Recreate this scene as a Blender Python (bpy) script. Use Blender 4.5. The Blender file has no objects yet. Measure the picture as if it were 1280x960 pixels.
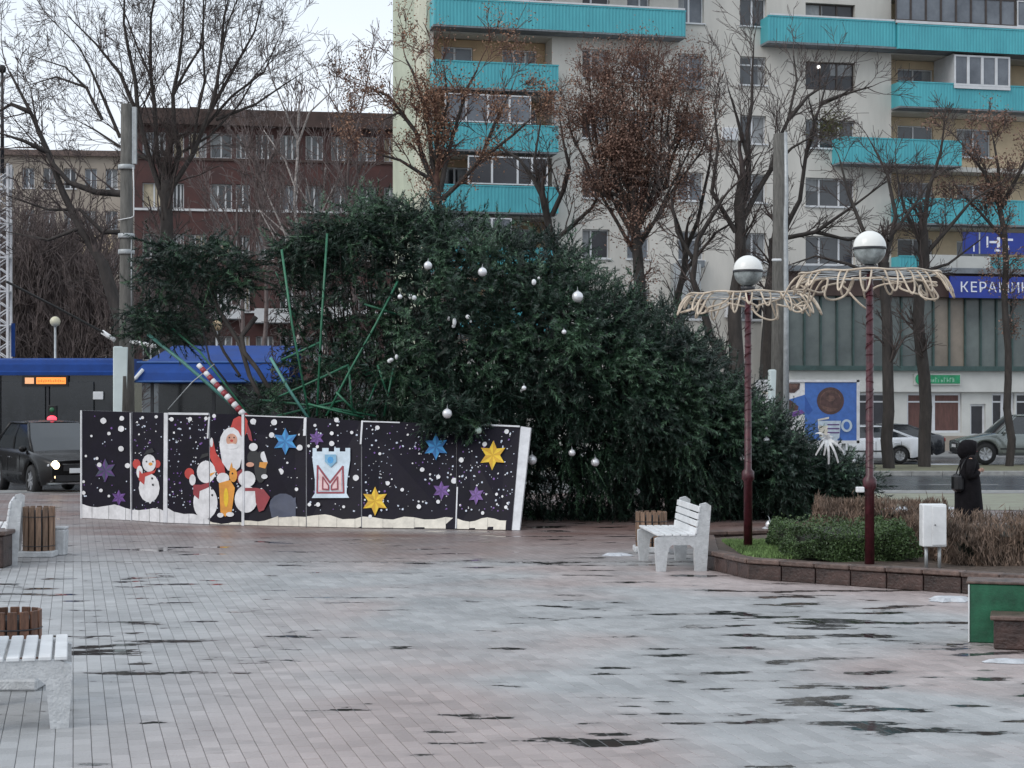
import bpy, math, random
import numpy as np
from mathutils import Vector, Matrix, Euler, noise as mnoise
sc = bpy.context.scene
COL = sc.collection
random.seed(7)
# ---------------------------------------------------------------- camera
F = 2200.0; H = 2.2; HY = 505.0        # focal length in photo pixels, eye height, horizon row
cam = bpy.data.objects.new('camera', bpy.data.cameras.new('camera')); COL.objects.link(cam)
cam.location = (0, 0, H); cam.rotation_euler = (math.radians(90), 0, 0)
cam.data.sensor_width = 36; cam.data.lens = F / 1280 * 36
cam.data.shift_y = (HY - 480) / 1280
cam.data.clip_start = .1; cam.data.clip_end = 3000
cam.data.dof.use_dof = False
sc.camera = cam
# ---------------------------------------------------------------- world: overcast daylight
SUN_EL, SUN_AZ = math.radians(38), math.radians(-125)
w = bpy.data.worlds.new("World"); sc.world = w; w.use_nodes = True
nt = w.node_tree; nt.nodes.clear()
def N(nt, t, **k):
    n = nt.nodes.new(t)
    for a, b in k.items(): setattr(n, a, b)
    return n
sky = N(nt, 'ShaderNodeTexSky', sky_type='NISHITA', sun_disc=False, sun_elevation=SUN_EL, sun_rotation=SUN_AZ, dust_density=3.0, air_density=1.0)
tc = N(nt, 'ShaderNodeTexCoord'); mp = N(nt, 'ShaderNodeMapping'); mp.inputs['Scale'].default_value = (1, 1, 5)
nz = N(nt, 'ShaderNodeTexNoise'); nz.inputs['Scale'].default_value = 1.6; nz.inputs['Detail'].default_value = 5
cr = N(nt, 'ShaderNodeValToRGB')
cr.color_ramp.elements[0].position = .3; cr.color_ramp.elements[0].color = (6.15, 6.9, 7.7, 1)
cr.color_ramp.elements[1].position = .7; cr.color_ramp.elements[1].color = (7.2, 7.65, 8.2, 1)
mx = N(nt, 'ShaderNodeMixRGB'); mx.inputs['Fac'].default_value = .86
bg = N(nt, 'ShaderNodeBackground'); bg.inputs['Strength'].default_value = .097
out = N(nt, 'ShaderNodeOutputWorld')
L = nt.links.new
L(tc.outputs['Generated'], mp.inputs['Vector']); L(mp.outputs['Vector'], nz.inputs['Vector']); L(nz.outputs['Fac'], cr.inputs['Fac'])
L(sky.outputs['Color'], mx.inputs['Color1']); L(cr.outputs['Color'], mx.inputs['Color2'])
L(mx.outputs['Color'], bg.inputs['Color']); L(bg.outputs['Background'], out.inputs['Surface'])
sun = bpy.data.objects.new('sun', bpy.data.lights.new('sun', 'SUN')); COL.objects.link(sun)
sun.data.energy = .7; sun.data.angle = math.radians(35); sun.data.color = (1, .97, .93)
sun.rotation_euler = Vector((math.sin(SUN_AZ) * math.cos(SUN_EL), math.cos(SUN_AZ) * math.cos(SUN_EL), math.sin(SUN_EL))).to_track_quat('Z', 'Y').to_euler()
sc.view_settings.view_transform = 'Standard'; sc.view_settings.look = 'None'
sc.view_settings.exposure = 0.6; sc.view_settings.gamma = 1.0
sc.cycles.max_bounces = 6; sc.cycles.diffuse_bounces = 3; sc.cycles.glossy_bounces = 3; sc.cycles.transparent_max_bounces = 8
sc.cycles.use_denoising = True

# ---------------------------------------------------------------- helpers
def W(px, py, d): return Vector(((px - 640) / F * d, d, H + (HY - py) / F * d))
def G(px, py):
    d = F * H / (py - HY); return Vector(((px - 640) / F * d, d, 0))
def tag(o, label=None, cat=None, group=None, kind=None):
    if label: o['label'] = label
    if cat: o['category'] = cat
    if group: o['group'] = group
    if kind: o['kind'] = kind
    return o
def thing(name, label, cat, loc=(0, 0, 0), rz=0, group=None):
    o = bpy.data.objects.new(name, None); COL.objects.link(o)
    o.empty_display_size = .2; o.location = loc; o.rotation_euler = (0, 0, rz)
    return tag(o, label, cat, group)
def children(o): return [c for c in COL.objects if c.parent == o]
def dup(root, loc, rz, label, group=None):
    r = root.copy(); COL.objects.link(r); r.location = loc; r.rotation_euler = (0, 0, rz)
    r['label'] = label
    if group: r['group'] = group
    for ch in list(root.children):
        c = ch.copy(); COL.objects.link(c); c.parent = r
        for g in list(ch.children):
            d = g.copy(); COL.objects.link(d); d.parent = c
    return r
class MB:
    def __init__(s): s.v = []; s.f = []; s.m = []; s.sm = []
    def poly(s, pts, m=0, sm=False):
        i = len(s.v); s.v += [tuple(p) for p in pts]; s.f.append(tuple(range(i, i + len(pts)))); s.m.append(m); s.sm.append(sm)
    def box(s, c, size, m=0, rot=None, taper=1.0, bev=0.0):
        hx, hy, hz = size[0] / 2, size[1] / 2, size[2] / 2
        if bev > 0:
            b = min(bev, hx * .9, hy * .9, hz * .9)
            vs = []
            for z, e in ((-hz, b), (-hz + b, 0), (hz - b, 0), (hz, b)):
                t = taper if z > 0 else 1
                X, Y = (hx - e) * t, (hy - e) * t
                c_ = 0 if e else b
                vs += [(X - (b if not e else 0), -Y, z), (X, -Y + (b if not e else 0), z), (X, Y - (b if not e else 0), z), (X - (b if not e else 0), Y, z),
                       (-X + (b if not e else 0), Y, z), (-X, Y - (b if not e else 0), z), (-X, -Y + (b if not e else 0), z), (-X + (b if not e else 0), -Y, z)]
            fs = []
            for k in range(3):
                for i in range(8): fs.append((k * 8 + i, k * 8 + (i + 1) % 8, k * 8 + 8 + (i + 1) % 8, k * 8 + 8 + i))
            fs.append((7, 6, 5, 4, 3, 2, 1, 0)); fs.append(tuple(range(24, 32)))
        else:
            vs = [(x * (taper if z > 0 else 1), y * (taper if z > 0 else 1), z) for z in (-hz, hz) for x, y in ((-hx, -hy), (hx, -hy), (hx, hy), (-hx, hy))]
            fs = [(0, 3, 2, 1), (4, 5, 6, 7), (0, 1, 5, 4), (1, 2, 6, 5), (2, 3, 7, 6), (3, 0, 4, 7)]
        i = len(s.v); M = Euler(rot).to_matrix() if rot else None
        for p in vs:
            p = Vector(p)
            if M: p = M @ p
            s.v.append((p.x + c[0], p.y + c[1], p.z + c[2]))
        for f in fs: s.f.append(tuple(i + k for k in f)); s.m.append(m); s.sm.append(False)
        return s
    def bx(s, x0, x1, y0, y1, z0, z1, m=0, bev=0.0):
        return s.box(((x0 + x1) / 2, (y0 + y1) / 2, (z0 + z1) / 2), (abs(x1 - x0), abs(y1 - y0), abs(z1 - z0)), m, bev=bev)
    def tube(s, pts, r, n=6, m=0, cap=True, closed=False):
        pts = [Vector(p) for p in pts]; k = len(pts)
        rs = r if isinstance(r, (list, tuple)) else [r] * k
        i0 = len(s.v); up = None
        for j, p in enumerate(pts):
            if closed: t = pts[(j + 1) % k] - pts[j - 1]
            else: t = pts[min(j + 1, k - 1)] - pts[max(j - 1, 0)]
            if t.length < 1e-9: t = Vector((0, 0, 1))
            t.normalize()
            if up is None: up = Vector((0, 0, 1)) if abs(t.z) < .9 else Vector((1, 0, 0))
            a = up - t * up.dot(t)
            if a.length < 1e-6: a = Vector((1, 0, 0)) - t * t.x
            a.normalize(); up = a; b = t.cross(a)
            for q in range(n):
                an = 2 * math.pi * q / n
                v = p + (a * math.cos(an) + b * math.sin(an)) * rs[j]; s.v.append(tuple(v))
        for j in range(k if closed else k - 1):
            A, B = i0 + j * n, i0 + ((j + 1) % k) * n
            for q in range(n):
                s.f.append((A + q, A + (q + 1) % n, B + (q + 1) % n, B + q)); s.m.append(m); s.sm.append(True)
        if cap and not closed:
            s.f.append(tuple(i0 + q for q in range(n - 1, -1, -1))); s.m.append(m); s.sm.append(False)
            s.f.append(tuple(i0 + (k - 1) * n + q for q in range(n))); s.m.append(m); s.sm.append(False)
        return s
    def lathe(s, prof, n=16, c=(0, 0, 0), m=0, axis='z', cap=True):
        i0 = len(s.v)
        for (r, z) in prof:
            for q in range(n):
                a = 2 * math.pi * q / n; x, y = r * math.cos(a), r * math.sin(a)
                p = (x, y, z) if axis == 'z' else ((z, x, y) if axis == 'x' else (x, z, -y))
                s.v.append((p[0] + c[0], p[1] + c[1], p[2] + c[2]))
        for j in range(len(prof) - 1):
            A, B = i0 + j * n, i0 + (j + 1) * n
            for q in range(n):
                s.f.append((A + q, A + (q + 1) % n, B + (q + 1) % n, B + q)); s.m.append(m); s.sm.append(True)
        if cap:
            s.f.append(tuple(i0 + q for q in range(n - 1, -1, -1))); s.m.append(m); s.sm.append(False)
            s.f.append(tuple(i0 + (len(prof) - 1) * n + q for q in range(n))); s.m.append(m); s.sm.append(False)
        return s
    def sphere(s, c, r, n=16, k=10, m=0, sx=1, sy=1, sz=1):
        prof = [(max(1e-4, math.sin(math.pi * j / k)), -math.cos(math.pi * j / k)) for j in range(k + 1)]
        i0 = len(s.v); s.lathe(prof, n, (0, 0, 0), m, cap=False)
        for i in range(i0, len(s.v)):
            v = s.v[i]; s.v[i] = (v[0] * r * sx + c[0], v[1] * r * sy + c[1], v[2] * r * sz + c[2])
        return s
    def prism(s, outline, y0, y1, m=0, plane='xz'):
        """outline in a plane, extruded along the third axis"""
        def P(a, b, c): return (a, c, b) if plane == 'xz' else ((c, a, b) if plane == 'yz' else (a, b, c))
        n = len(outline); i = len(s.v)
        for y in (y0, y1): s.v += [P(a, b, y) for a, b in outline]
        s.f.append(tuple(range(i, i + n))); s.m.append(m); s.sm.append(False)
        s.f.append(tuple(range(i + 2 * n - 1, i + n - 1, -1))); s.m.append(m); s.sm.append(False)
        for q in range(n): s.f.append((i + q, i + n + q, i + n + (q + 1) % n, i + (q + 1) % n)); s.m.append(m); s.sm.append(False)
        return s
    def build(s, name, mats, parent=None, kind=None, label=None, smooth=None):
        me = bpy.data.meshes.new(name); me.from_pydata(s.v, [], s.f)
        for m in (mats if isinstance(mats, (list, tuple)) else [mats]): me.materials.append(m)
        me.polygons.foreach_set('material_index', s.m)
        me.polygons.foreach_set('use_smooth', s.sm if smooth is None else [smooth] * len(s.f))
        me.update()
        o = bpy.data.objects.new(name, me); COL.objects.link(o)
        if parent: o.parent = parent
        return tag(o, label=label, kind=kind)
def npmesh(name, V, Fc, mats, parent=None, kind=None, smooth=False, mi=None):
    """V (n,3); Fc (m,k) one polygon size"""
    me = bpy.data.meshes.new(name); V = np.asarray(V, dtype=np.float32); Fc = np.asarray(Fc, dtype=np.int32)
    me.vertices.add(len(V)); me.vertices.foreach_set('co', V.ravel())
    k = Fc.shape[1]; me.loops.add(Fc.size); me.loops.foreach_set('vertex_index', Fc.ravel())
    me.polygons.add(len(Fc)); me.polygons.foreach_set('loop_start', np.arange(0, Fc.size, k, dtype=np.int32))
    for m in (mats if isinstance(mats, (list, tuple)) else [mats]): me.materials.append(m)
    me.polygons.foreach_set('use_smooth', np.full(len(Fc), smooth, dtype=bool))
    if mi is not None: me.polygons.foreach_set('material_index', np.asarray(mi, dtype=np.int32))
    me.update(calc_edges=True); me.validate()
    o = bpy.data.objects.new(name, me); COL.objects.link(o)
    if parent: o.parent = parent
    return tag(o, kind=kind)
# ---------------------------------------------------------------- materials
def pm(name, col, rough=.6, var=.18, scale=4.0, bump=.0, bscale=40.0, metal=0.0, col2=None, coords='Object', rnd=0.0, spec=.5, emit=None, estr=1.0, stretch=(1, 1, 1), alpha=None, trans=0, coat=0, rvar=.1):
    m = bpy.data.materials.new(name); m.use_nodes = True; nt = m.node_tree
    b = nt.nodes['Principled BSDF']; L = nt.links.new
    tc = N(nt, 'ShaderNodeTexCoord'); mp = N(nt, 'ShaderNodeMapping'); mp.inputs['Scale'].default_value = stretch
    L(tc.outputs[coords], mp.inputs['Vector'])
    nz = N(nt, 'ShaderNodeTexNoise'); nz.inputs['Scale'].default_value = scale; nz.inputs['Detail'].default_value = 6; nz.inputs['Roughness'].default_value = .65
    L(mp.outputs['Vector'], nz.inputs['Vector'])
    c2 = col2 or tuple(max(0, c * (1 - var * 1.6)) for c in col); c1 = tuple(min(1, c * (1 + var)) for c in col) if not col2 else col
    r = N(nt, 'ShaderNodeValToRGB'); r.color_ramp.elements[0].position = .33; r.color_ramp.elements[1].position = .68
    r.color_ramp.elements[0].color = (*c2, 1); r.color_ramp.elements[1].color = (*c1, 1)
    L(nz.outputs['Fac'], r.inputs['Fac']); src = r.outputs['Color']
    if rnd:
        gi = N(nt, 'ShaderNodeNewGeometry'); oi = N(nt, 'ShaderNodeObjectInfo')
        ad = N(nt, 'ShaderNodeMath', operation='ADD'); L(gi.outputs['Random Per Island'], ad.inputs[0]); L(oi.outputs['Random'], ad.inputs[1])
        fr = N(nt, 'ShaderNodeMath', operation='FRACT'); L(ad.outputs[0], fr.inputs[0])
        mr = N(nt, 'ShaderNodeMapRange'); mr.inputs['To Min'].default_value = 1 - rnd; mr.inputs['To Max'].default_value = 1 + rnd
        L(fr.outputs[0], mr.inputs['Value'])
        hs = N(nt, 'ShaderNodeHueSaturation'); L(mr.outputs[0], hs.inputs['Value']); L(src, hs.inputs['Color']); src = hs.outputs['Color']
    L(src, b.inputs['Base Color'])
    b.inputs['Metallic'].default_value = metal; b.inputs['Specular IOR Level'].default_value = spec
    rr = N(nt, 'ShaderNodeMapRange'); rr.inputs['To Min'].default_value = max(.02, rough - rvar); rr.inputs['To Max'].default_value = min(1, rough + rvar)
    L(nz.outputs['Fac'], rr.inputs['Value']); L(rr.outputs[0], b.inputs['Roughness'])
    if coat: b.inputs['Coat Weight'].default_value = coat; b.inputs['Coat Roughness'].default_value = .06
    if bump:
        n2 = N(nt, 'ShaderNodeTexNoise'); n2.inputs['Scale'].default_value = bscale; n2.inputs['Detail'].default_value = 4; L(mp.outputs['Vector'], n2.inputs['Vector'])
        bp = N(nt, 'ShaderNodeBump'); bp.inputs['Strength'].default_value = bump; bp.inputs['Distance'].default_value = .02
        L(n2.outputs['Fac'], bp.inputs['Height']); L(bp.outputs['Normal'], b.inputs['Normal'])
    if emit: b.inputs['Emission Color'].default_value = (*emit, 1); b.inputs['Emission Strength'].default_value = estr
    if trans: b.inputs['Transmission Weight'].default_value = trans
    if alpha is not None: b.inputs['Alpha'].default_value = alpha
    return m
M = {}
M['white_paint'] = pm('white_paint', (.72, .73, .74), .45, .1, 3, bump=.1)
M['concrete_white'] = pm('whitewashed_concrete', (.60, .61, .62), .8, .12, 14, bump=.6, bscale=60, col2=(.44, .45, .46))
M['wood_brown'] = pm('stained_wood', (.16, .075, .045), .5, .35, 6, bump=.3, stretch=(8, 8, .8), rnd=.25)
M['wood_tan'] = pm('weathered_wood', (.24, .15, .10), .6, .3, 6, bump=.3, stretch=(8, 8, .8), rnd=.2)
M['dark_metal'] = pm('dark_metal', (.03, .03, .035), .4, .2, 5)
M['maroon_metal'] = pm('maroon_painted_post', (.065, .012, .018), .35, .35, 9, bump=.2, bscale=30)
M['galv'] = pm('galvanised_steel', (.42, .44, .45), .45, .15, 8, metal=.3)
M['pole_conc'] = pm('grey_pole_concrete', (.13, .125, .115), .9, .25, 5, bump=.4, stretch=(3, 3, .5))
M['sleeve'] = pm('pale_pole_sleeve', (.58, .66, .66), .5, .07, 2)
M['globe'] = pm('milk_glass', (.78, .78, .75), .18, .04, 2)
M['clear_glass'] = pm('lower_globe_glass', (.30, .33, .33), .12, .4, 5)
M['rope_light'] = pm('unlit_rope_light', (.60, .50, .39), .45, .3, 6)
M['asphalt'] = None
M['trunk'] = pm('wet_bark', (.050, .042, .038), .85, .3, 6, bump=.5, bscale=12, stretch=(1, 1, .3))
M['twig'] = pm('twig_bark', (.085, .065, .060), .85, .25, 3)
M['twig_pale'] = pm('pale_twig_bark', (.17, .135, .13), .85, .25, 3)
M['birch'] = pm('birch_bark', (.42, .38, .36), .8, .4, 8, stretch=(1, 1, 2))
M['rust_leaf'] = pm('rust_brown_leaf', (.23, .135, .10), .7, .3, 1.2, rnd=.5)
M['rust_leaf2'] = pm('orange_brown_leaf', (.27, .15, .095), .7, .3, 1.2, rnd=.5)
M['moss_leaf'] = pm('olive_leaf', (.10, .10, .03), .7, .3, 1.2, rnd=.4)
M['needle'] = pm('dark_fir_needles', (.018, .046, .026), .5, .45, 1.1, col2=(.007, .019, .015), rnd=.75)
M['needle_light'] = pm('bright_fir_needles', (.080, .160, .088), .45, .3, 1.5, col2=(.045, .095, .052), rnd=.55)
M['green_pipe'] = pm('green_steel_pipe', (.035, .17, .095), .4, .2, 5)
M['teal_pipe'] = pm('pale_teal_pipe', (.10, .28, .24), .35, .2, 5)
M['silver'] = pm('silver_bauble', (.74, .74, .76), .16, .05, 3, metal=.35)
M['boxwood'] = pm('boxwood_leaf', (.060, .105, .035), .55, .3, 3, rnd=.45)
M['barberry'] = pm('dry_barberry_twig', (.20, .14, .105), .8, .35, 3, rnd=.45)
M['black'] = pm('black_rubber', (.012, .012, .013), .7, .2, 5)
M['brown_stone'] = pm('wet_brown_granite', (.058, .034, .029), .3, .4, 7, bump=.5, bscale=30, rnd=.22)
M['cap_stone'] = pm('worn_capping_stone', (.125, .082, .068), .35, .35, 8, bump=.4, rnd=.15)
M['green_paint'] = pm('dark_green_paint', (.014, .11, .055), .35, .3, 4, bump=.15)
M['soil'] = pm('dark_soil', (.09, .065, .05), .9, .4, 10, bump=.6)
M['snow'] = pm('old_snow', (.50, .52, .55), .7, .15, 8, bump=.5, bscale=20)
M['lawn'] = pm('winter_lawn', (.20, .21, .13), .9, .25, 2.5, col2=(.12, .10, .07), bump=.5)
M['grass_green'] = pm('green_grass', (.17, .27, .09), .8, .3, 5, rnd=.4)
M['kerb'] = pm('kerb_concrete', (.30, .30, .29), .6, .2, 4, bump=.3)
# ================================================================ GROUND
PA = math.radians(14.0)                    # paving rows run 14 degrees left of the view
def paving_material(name, bricks):
    m = bpy.data.materials.new(name); m.use_nodes = True; nt = m.node_tree; L = nt.links.new
    b = nt.nodes['Principled BSDF']; g = N(nt, 'ShaderNodeNewGeometry')
    def noise(scale, vec, detail=5, rough=.55):
        n = N(nt, 'ShaderNodeTexNoise'); n.inputs['Scale'].default_value = scale; n.inputs['Detail'].default_value = detail; n.inputs['Roughness'].default_value = rough
        L(vec, n.inputs['Vector']); return n.outputs['Fac']
    def mapping(sc_, rot=(0, 0, 0), loc=(0, 0, 0)):
        p = N(nt, 'ShaderNodeMapping'); p.inputs['Scale'].default_value = sc_; p.inputs['Rotation'].default_value = rot; p.inputs['Location'].default_value = loc
        L(g.outputs['Position'], p.inputs['Vector']); return p.outputs['Vector']
    def ramp(src, a, bb, ca=(0, 0, 0, 1), cb=(1, 1, 1, 1)):
        r = N(nt, 'ShaderNodeValToRGB'); r.color_ramp.elements[0].position = a; r.color_ramp.elements[1].position = bb
        r.color_ramp.elements[0].color = ca; r.color_ramp.elements[1].color = cb; L(src, r.inputs['Fac']); return r.outputs['Color']
    def mix(f, a, bb, t='MIX'):
        x = N(nt, 'ShaderNodeMixRGB', blend_type=t)
        for s, i in ((f, 0), (a, 1), (bb, 2)):
            if hasattr(s, 'is_linked'): L(s, x.inputs[i])
            else: x.inputs[i].default_value = s
        return x.outputs['Color']
    # pink paver fields versus grey ones
    zone = ramp(noise(.16, mapping((.75, .9, 1), loc=(3.1, 7.4, 0)), 3), .44, .52)
    patch = noise(.9, mapping((1, 1, 1)), 5)
    grey = ramp(patch, .3, .7, (.31, .318, .325, 1), (.43, .435, .44, 1)); pink = ramp(patch, .3, .7, (.335, .28, .272, 1), (.44, .378, .366, 1))
    sep = N(nt, 'ShaderNodeSeparateXYZ'); L(g.outputs['Position'], sep.inputs[0])
    xr = N(nt, 'ShaderNodeMapRange'); xr.inputs['From Min'].default_value = -3.2; xr.inputs['From Max'].default_value = -1.2; L(sep.outputs['X'], xr.inputs['Value'])
    zm = N(nt, 'ShaderNodeMath', operation='MULTIPLY'); L(xr.outputs[0], zm.inputs[0]); L(zone, zm.inputs[1])
    col = mix(zm.outputs[0], grey, pink)
    fr = N(nt, 'ShaderNodeMapRange'); fr.inputs['From Min'].default_value = 23; fr.inputs['From Max'].default_value = 29.5; L(sep.outputs['Y'], fr.inputs['Value'])
    fn = N(nt, 'ShaderNodeMath', operation='MULTIPLY'); L(fr.outputs[0], fn.inputs[0]); L(ramp(noise(.33, mapping((.6, 1.6, 1), loc=(9, 2, 0)), 4), .30, .60, (.25, .25, .25, 1)), fn.inputs[1])
    col = mix(fn.outputs[0], col, (.19, .12, .105, 1))
    rnd = N(nt, 'ShaderNodeMapRange'); rnd.inputs['To Min'].default_value = .86; rnd.inputs['To Max'].default_value = 1.1
    if not bricks:
        oi = N(nt, 'ShaderNodeObjectInfo'); ad = N(nt, 'ShaderNodeMath', operation='ADD'); f2 = N(nt, 'ShaderNodeMath', operation='FRACT')
        L(g.outputs['Random Per Island'], ad.inputs[0]); L(oi.outputs['Random'], ad.inputs[1]); L(ad.outputs[0], f2.inputs[0]); L(f2.outputs[0], rnd.inputs['Value'])
        hs = N(nt, 'ShaderNodeHueSaturation'); L(rnd.outputs[0], hs.inputs['Value']); L(col, hs.inputs['Color']); col = hs.outputs['Color']
        joint = None
    else:
        bt = N(nt, 'ShaderNodeTexBrick'); L(mapping((1, 1, 1), (0, 0, -PA - math.pi / 2)), bt.inputs['Vector'])
        bt.inputs['Scale'].default_value = 1; bt.inputs['Brick Width'].default_value = .2; bt.inputs['Row Height'].default_value = .115; bt.inputs['Mortar Size'].default_value = .005
        bt.inputs['Color1'].default_value = (.84, .84, .84, 1); bt.inputs['Color2'].default_value = (1.08, 1.08, 1.08, 1); bt.inputs['Mortar'].default_value = (.6, .6, .6, 1)
        col = mix(1.0, col, bt.outputs['Color'], 'MULTIPLY'); joint = bt.outputs['Fac']
    fine = noise(60, mapping((1, 1, 1)), 3)
    col = mix(.5, col, ramp(fine, .2, .8, (.8, .8, .8, 1), (1.15, 1.15, 1.15, 1)), 'MULTIPLY')
    # standing water: flat film, roughness falls to mirror
    pn = noise(1.75, mapping((.66, 1.55, 1), loc=(11.3, 4.2, 0)), 5, .55)
    pz = noise(.17, mapping((1, 1, 1), loc=(5, 1, 0)), 2)
    ad = N(nt, 'ShaderNodeMath', operation='MULTIPLY_ADD'); L(pz, ad.inputs[0]); ad.inputs[1].default_value = .5; L(pn, ad.inputs[2])
    pud = ramp(ad.outputs[0], .872, .884)
    damp = ramp(ad.outputs[0], .80, .88)
    col = mix(damp, col, mix(.32, col, (.10, .09, .09, 1)))
    col = mix(pud, col, mix(.93, col, (.02, .02, .02, 1)))
    L(col, b.inputs['Base Color'])
    ro = N(nt, 'ShaderNodeMapRange'); ro.inputs['To Min'].default_value = .30; ro.inputs['To Max'].default_value = .47; L(patch, ro.inputs['Value'])
    r2 = mix(pud, ro.outputs[0], (.03, .03, .03, 1)); L(r2, b.inputs['Roughness'])
    b.inputs['IOR'].default_value = 1.45
    bp = N(nt, 'ShaderNodeBump'); bp.inputs['Distance'].default_value = .012
    inv = ramp(ad.outputs[0], .86, .89, (.55, .55, .55, 1), (0.015, .015, .015, 1)); L(inv, bp.inputs['Strength'])
    hgt = fine
    if joint is not None:
        mm = N(nt, 'ShaderNodeMath', operation='MULTIPLY_ADD'); L(joint, mm.inputs[0]); mm.inputs[1].default_value = -1.0; L(fine, mm.inputs[2]); hgt = mm.outputs[0]
    L(hgt, bp.inputs['Height']); L(bp.outputs['Normal'], b.inputs['Normal'])
    return m
M['paving'] = paving_material('wet_paving_far', True); M['paver'] = paving_material('wet_paver', False)
M['mortar'] = pm('wet_sand_joint', (.17, .168, .165), .6, .2, 8, bump=.3)
M['asphalt'] = pm('wet_asphalt', (.075, .08, .088), .26, .25, .5, bump=.12, bscale=50, stretch=(.15, 1, 1), rvar=.12)
M['footway'] = pm('grey_footway', (.25, .25, .25), .55, .2, 1.5, bump=.3)
M['earth'] = pm('grey_earth', (.14, .13, .11), .9, .25, 1)

def sheet(name, x0, x1, y0, y1, z, mat, kind='structure'):
    b = MB(); b.poly([(x0, y0, z), (x1, y0, z), (x1, y1, z), (x0, y1, z)]); return b.build(name, mat, kind=kind)
b = MB()      # earth: one big sheet with a hole for the road is not needed, the road lies above it
b.poly([(-900, -900, -.21), (900, -900, -.21), (900, 1500, -.21), (-900, 1500, -.21)])
b.build('ground', M['earth'], kind='structure')
DP = 24.6
plaza = MB(); plaza.bx(-90, 90, -30, DP, -.20, -.012); plaza.build('paving_bed', M['mortar'], kind='structure')
b = MB(); b.bx(-90, 90, DP, 44.2, -.19, 0.002)
pl = b.build('plaza', M['paving'], kind='structure')
b = MB(); b.bx(-60, -9.3, -30, DP - .002, -.011, -.001); b.bx(9.3, 60, -30, DP - .002, -.011, -.001); b.bx(-9.3, 9.3, -30, 8.6, -.011, -.001); b.build('paving_beside', M['paving'], kind='structure')
# individual pavers
ca, sa = math.cos(PA), math.sin(PA); rv = np.random.RandomState(3)
cells = []
for i in range(-140, 140):                     # across
    for j in range(0, 150):                    # along
        u = (i + .5) * .115; v = (j + (.5 if i % 2 else 0)) * .2
        x = u * ca - v * sa; y = u * sa + v * ca
        if 8.8 < y < DP - .12 and abs(x) < .305 * y + .45: cells.append((x, y))
cells = np.array(cells)
vis = (np.abs(cells[:, 0]) < .288 * cells[:, 1]) & (cells[:, 1] > 10.75)
order = np.argsort(np.where(vis, cells[:, 1], 999)); big = set(order[:300].tolist())
bw, bl = .1115 / 2, .1965 / 2; ch = .003
P8 = [(-bw, -bl, -.03), (bw, -bl, -.03), (bw, bl, -.03), (-bw, bl, -.03), (-bw, -bl, -ch), (bw, -bl, -ch), (bw, bl, -ch), (-bw, bl, -ch),
      (-bw + ch, -bl + ch, 0), (bw - ch, -bl + ch, 0), (bw - ch, bl - ch, 0), (-bw + ch, bl - ch, 0)]
Q = [(0, 1, 5, 4), (1, 2, 6, 5), (2, 3, 7, 6), (3, 0, 4, 7), (4, 5, 9, 8), (5, 6, 10, 9), (6, 7, 11, 10), (7, 4, 8, 11), (8, 9, 10, 11)]
pme = bpy.data.meshes.new('paver'); pme.from_pydata(P8, [], Q); pme.materials.append(M['paver'])
P8 = np.array(P8); Q = np.array(Q); V = []; Fc = []; n = 0
R2 = np.array([[ca, -sa], [sa, ca]])
for k, (x, y) in enumerate(cells):
    dz = rv.uniform(-.0016, .0006); tx, ty = rv.normal(0, .006, 2)
    if k in big:
        o = bpy.data.objects.new('paver', pme); COL.objects.link(o); o.parent = pl
        o.location = (x, y, dz); o.rotation_euler = (tx, ty, PA)
    else:
        q = P8.copy(); q[:, 2] += dz + q[:, 0] * ty * -1 + q[:, 1] * tx
        q[:, :2] = q[:, :2] @ R2.T; q[:, 0] += x; q[:, 1] += y
        V.append(q); Fc.append(Q + n); n += 12
npmesh('paver_field', np.concatenate(V), np.concatenate(Fc), M['paver'], parent=pl, kind='stuff')
# road, kerbs, verges
RY0, RY1 = 44.55, 57.2
sheet('road', -300, 300, RY0, RY1, -.12, M['asphalt'])
def kerb_row(y0, y1, name):
    k = None
    for i, x in enumerate(np.arange(-24, 30, 1.0)):
        b = MB(); b.box((x + .5, (y0 + y1) / 2, -.08), (.99, y1 - y0, .2), bev=.015)
        o = b.build('kerb_stone', M['kerb'], k if k else None, kind=None)
        if not k: o.name = name; tag(o, kind='structure'); k = o
kerb_row(44.2, 44.55, 'near_kerb'); kerb_row(57.2, 57.5, 'far_kerb')
b = MB(); b.bx(-120, 120, 57.5, 63.6, -.19, .01); b.build('verge', M['lawn'], kind='structure')
b = MB(); b.bx(-120, 120, 63.6, 71.5, -.19, .0); b.build('parking_bay', M['asphalt'], kind='structure')
b = MB(); b.bx(-120, 120, 71.5, 130, -.19, .06); b.build('pavement', M['footway'], kind='structure')
b = MB(); b.poly([(5.2, 36.6, .006), (30, 36.0, .006), (30, 43.2, .006), (4.6, 43.2, .006)]); b.build('near_verge', pm('pale_worn_grass', (.27, .29, .22), .8, .2, 2, bump=.4, col2=(.20, .19, .15)), kind='structure')
b = MB(); b.bx(-20, 30, 43.3, 44.1, .0, .012); b.build('kerb_path', M['footway'], kind='structure')
# lane line
b = MB()
for x in np.arange(-30, 40, 6): b.poly([(x, 50.6, -.116), (x + 2, 50.6, -.116), (x + 2, 50.75, -.116), (x, 50.75, -.116)])
b.build('lane_marking', pm('worn_road_paint', (.5, .5, .5), .5, .3, 8), kind='structure')

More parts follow.
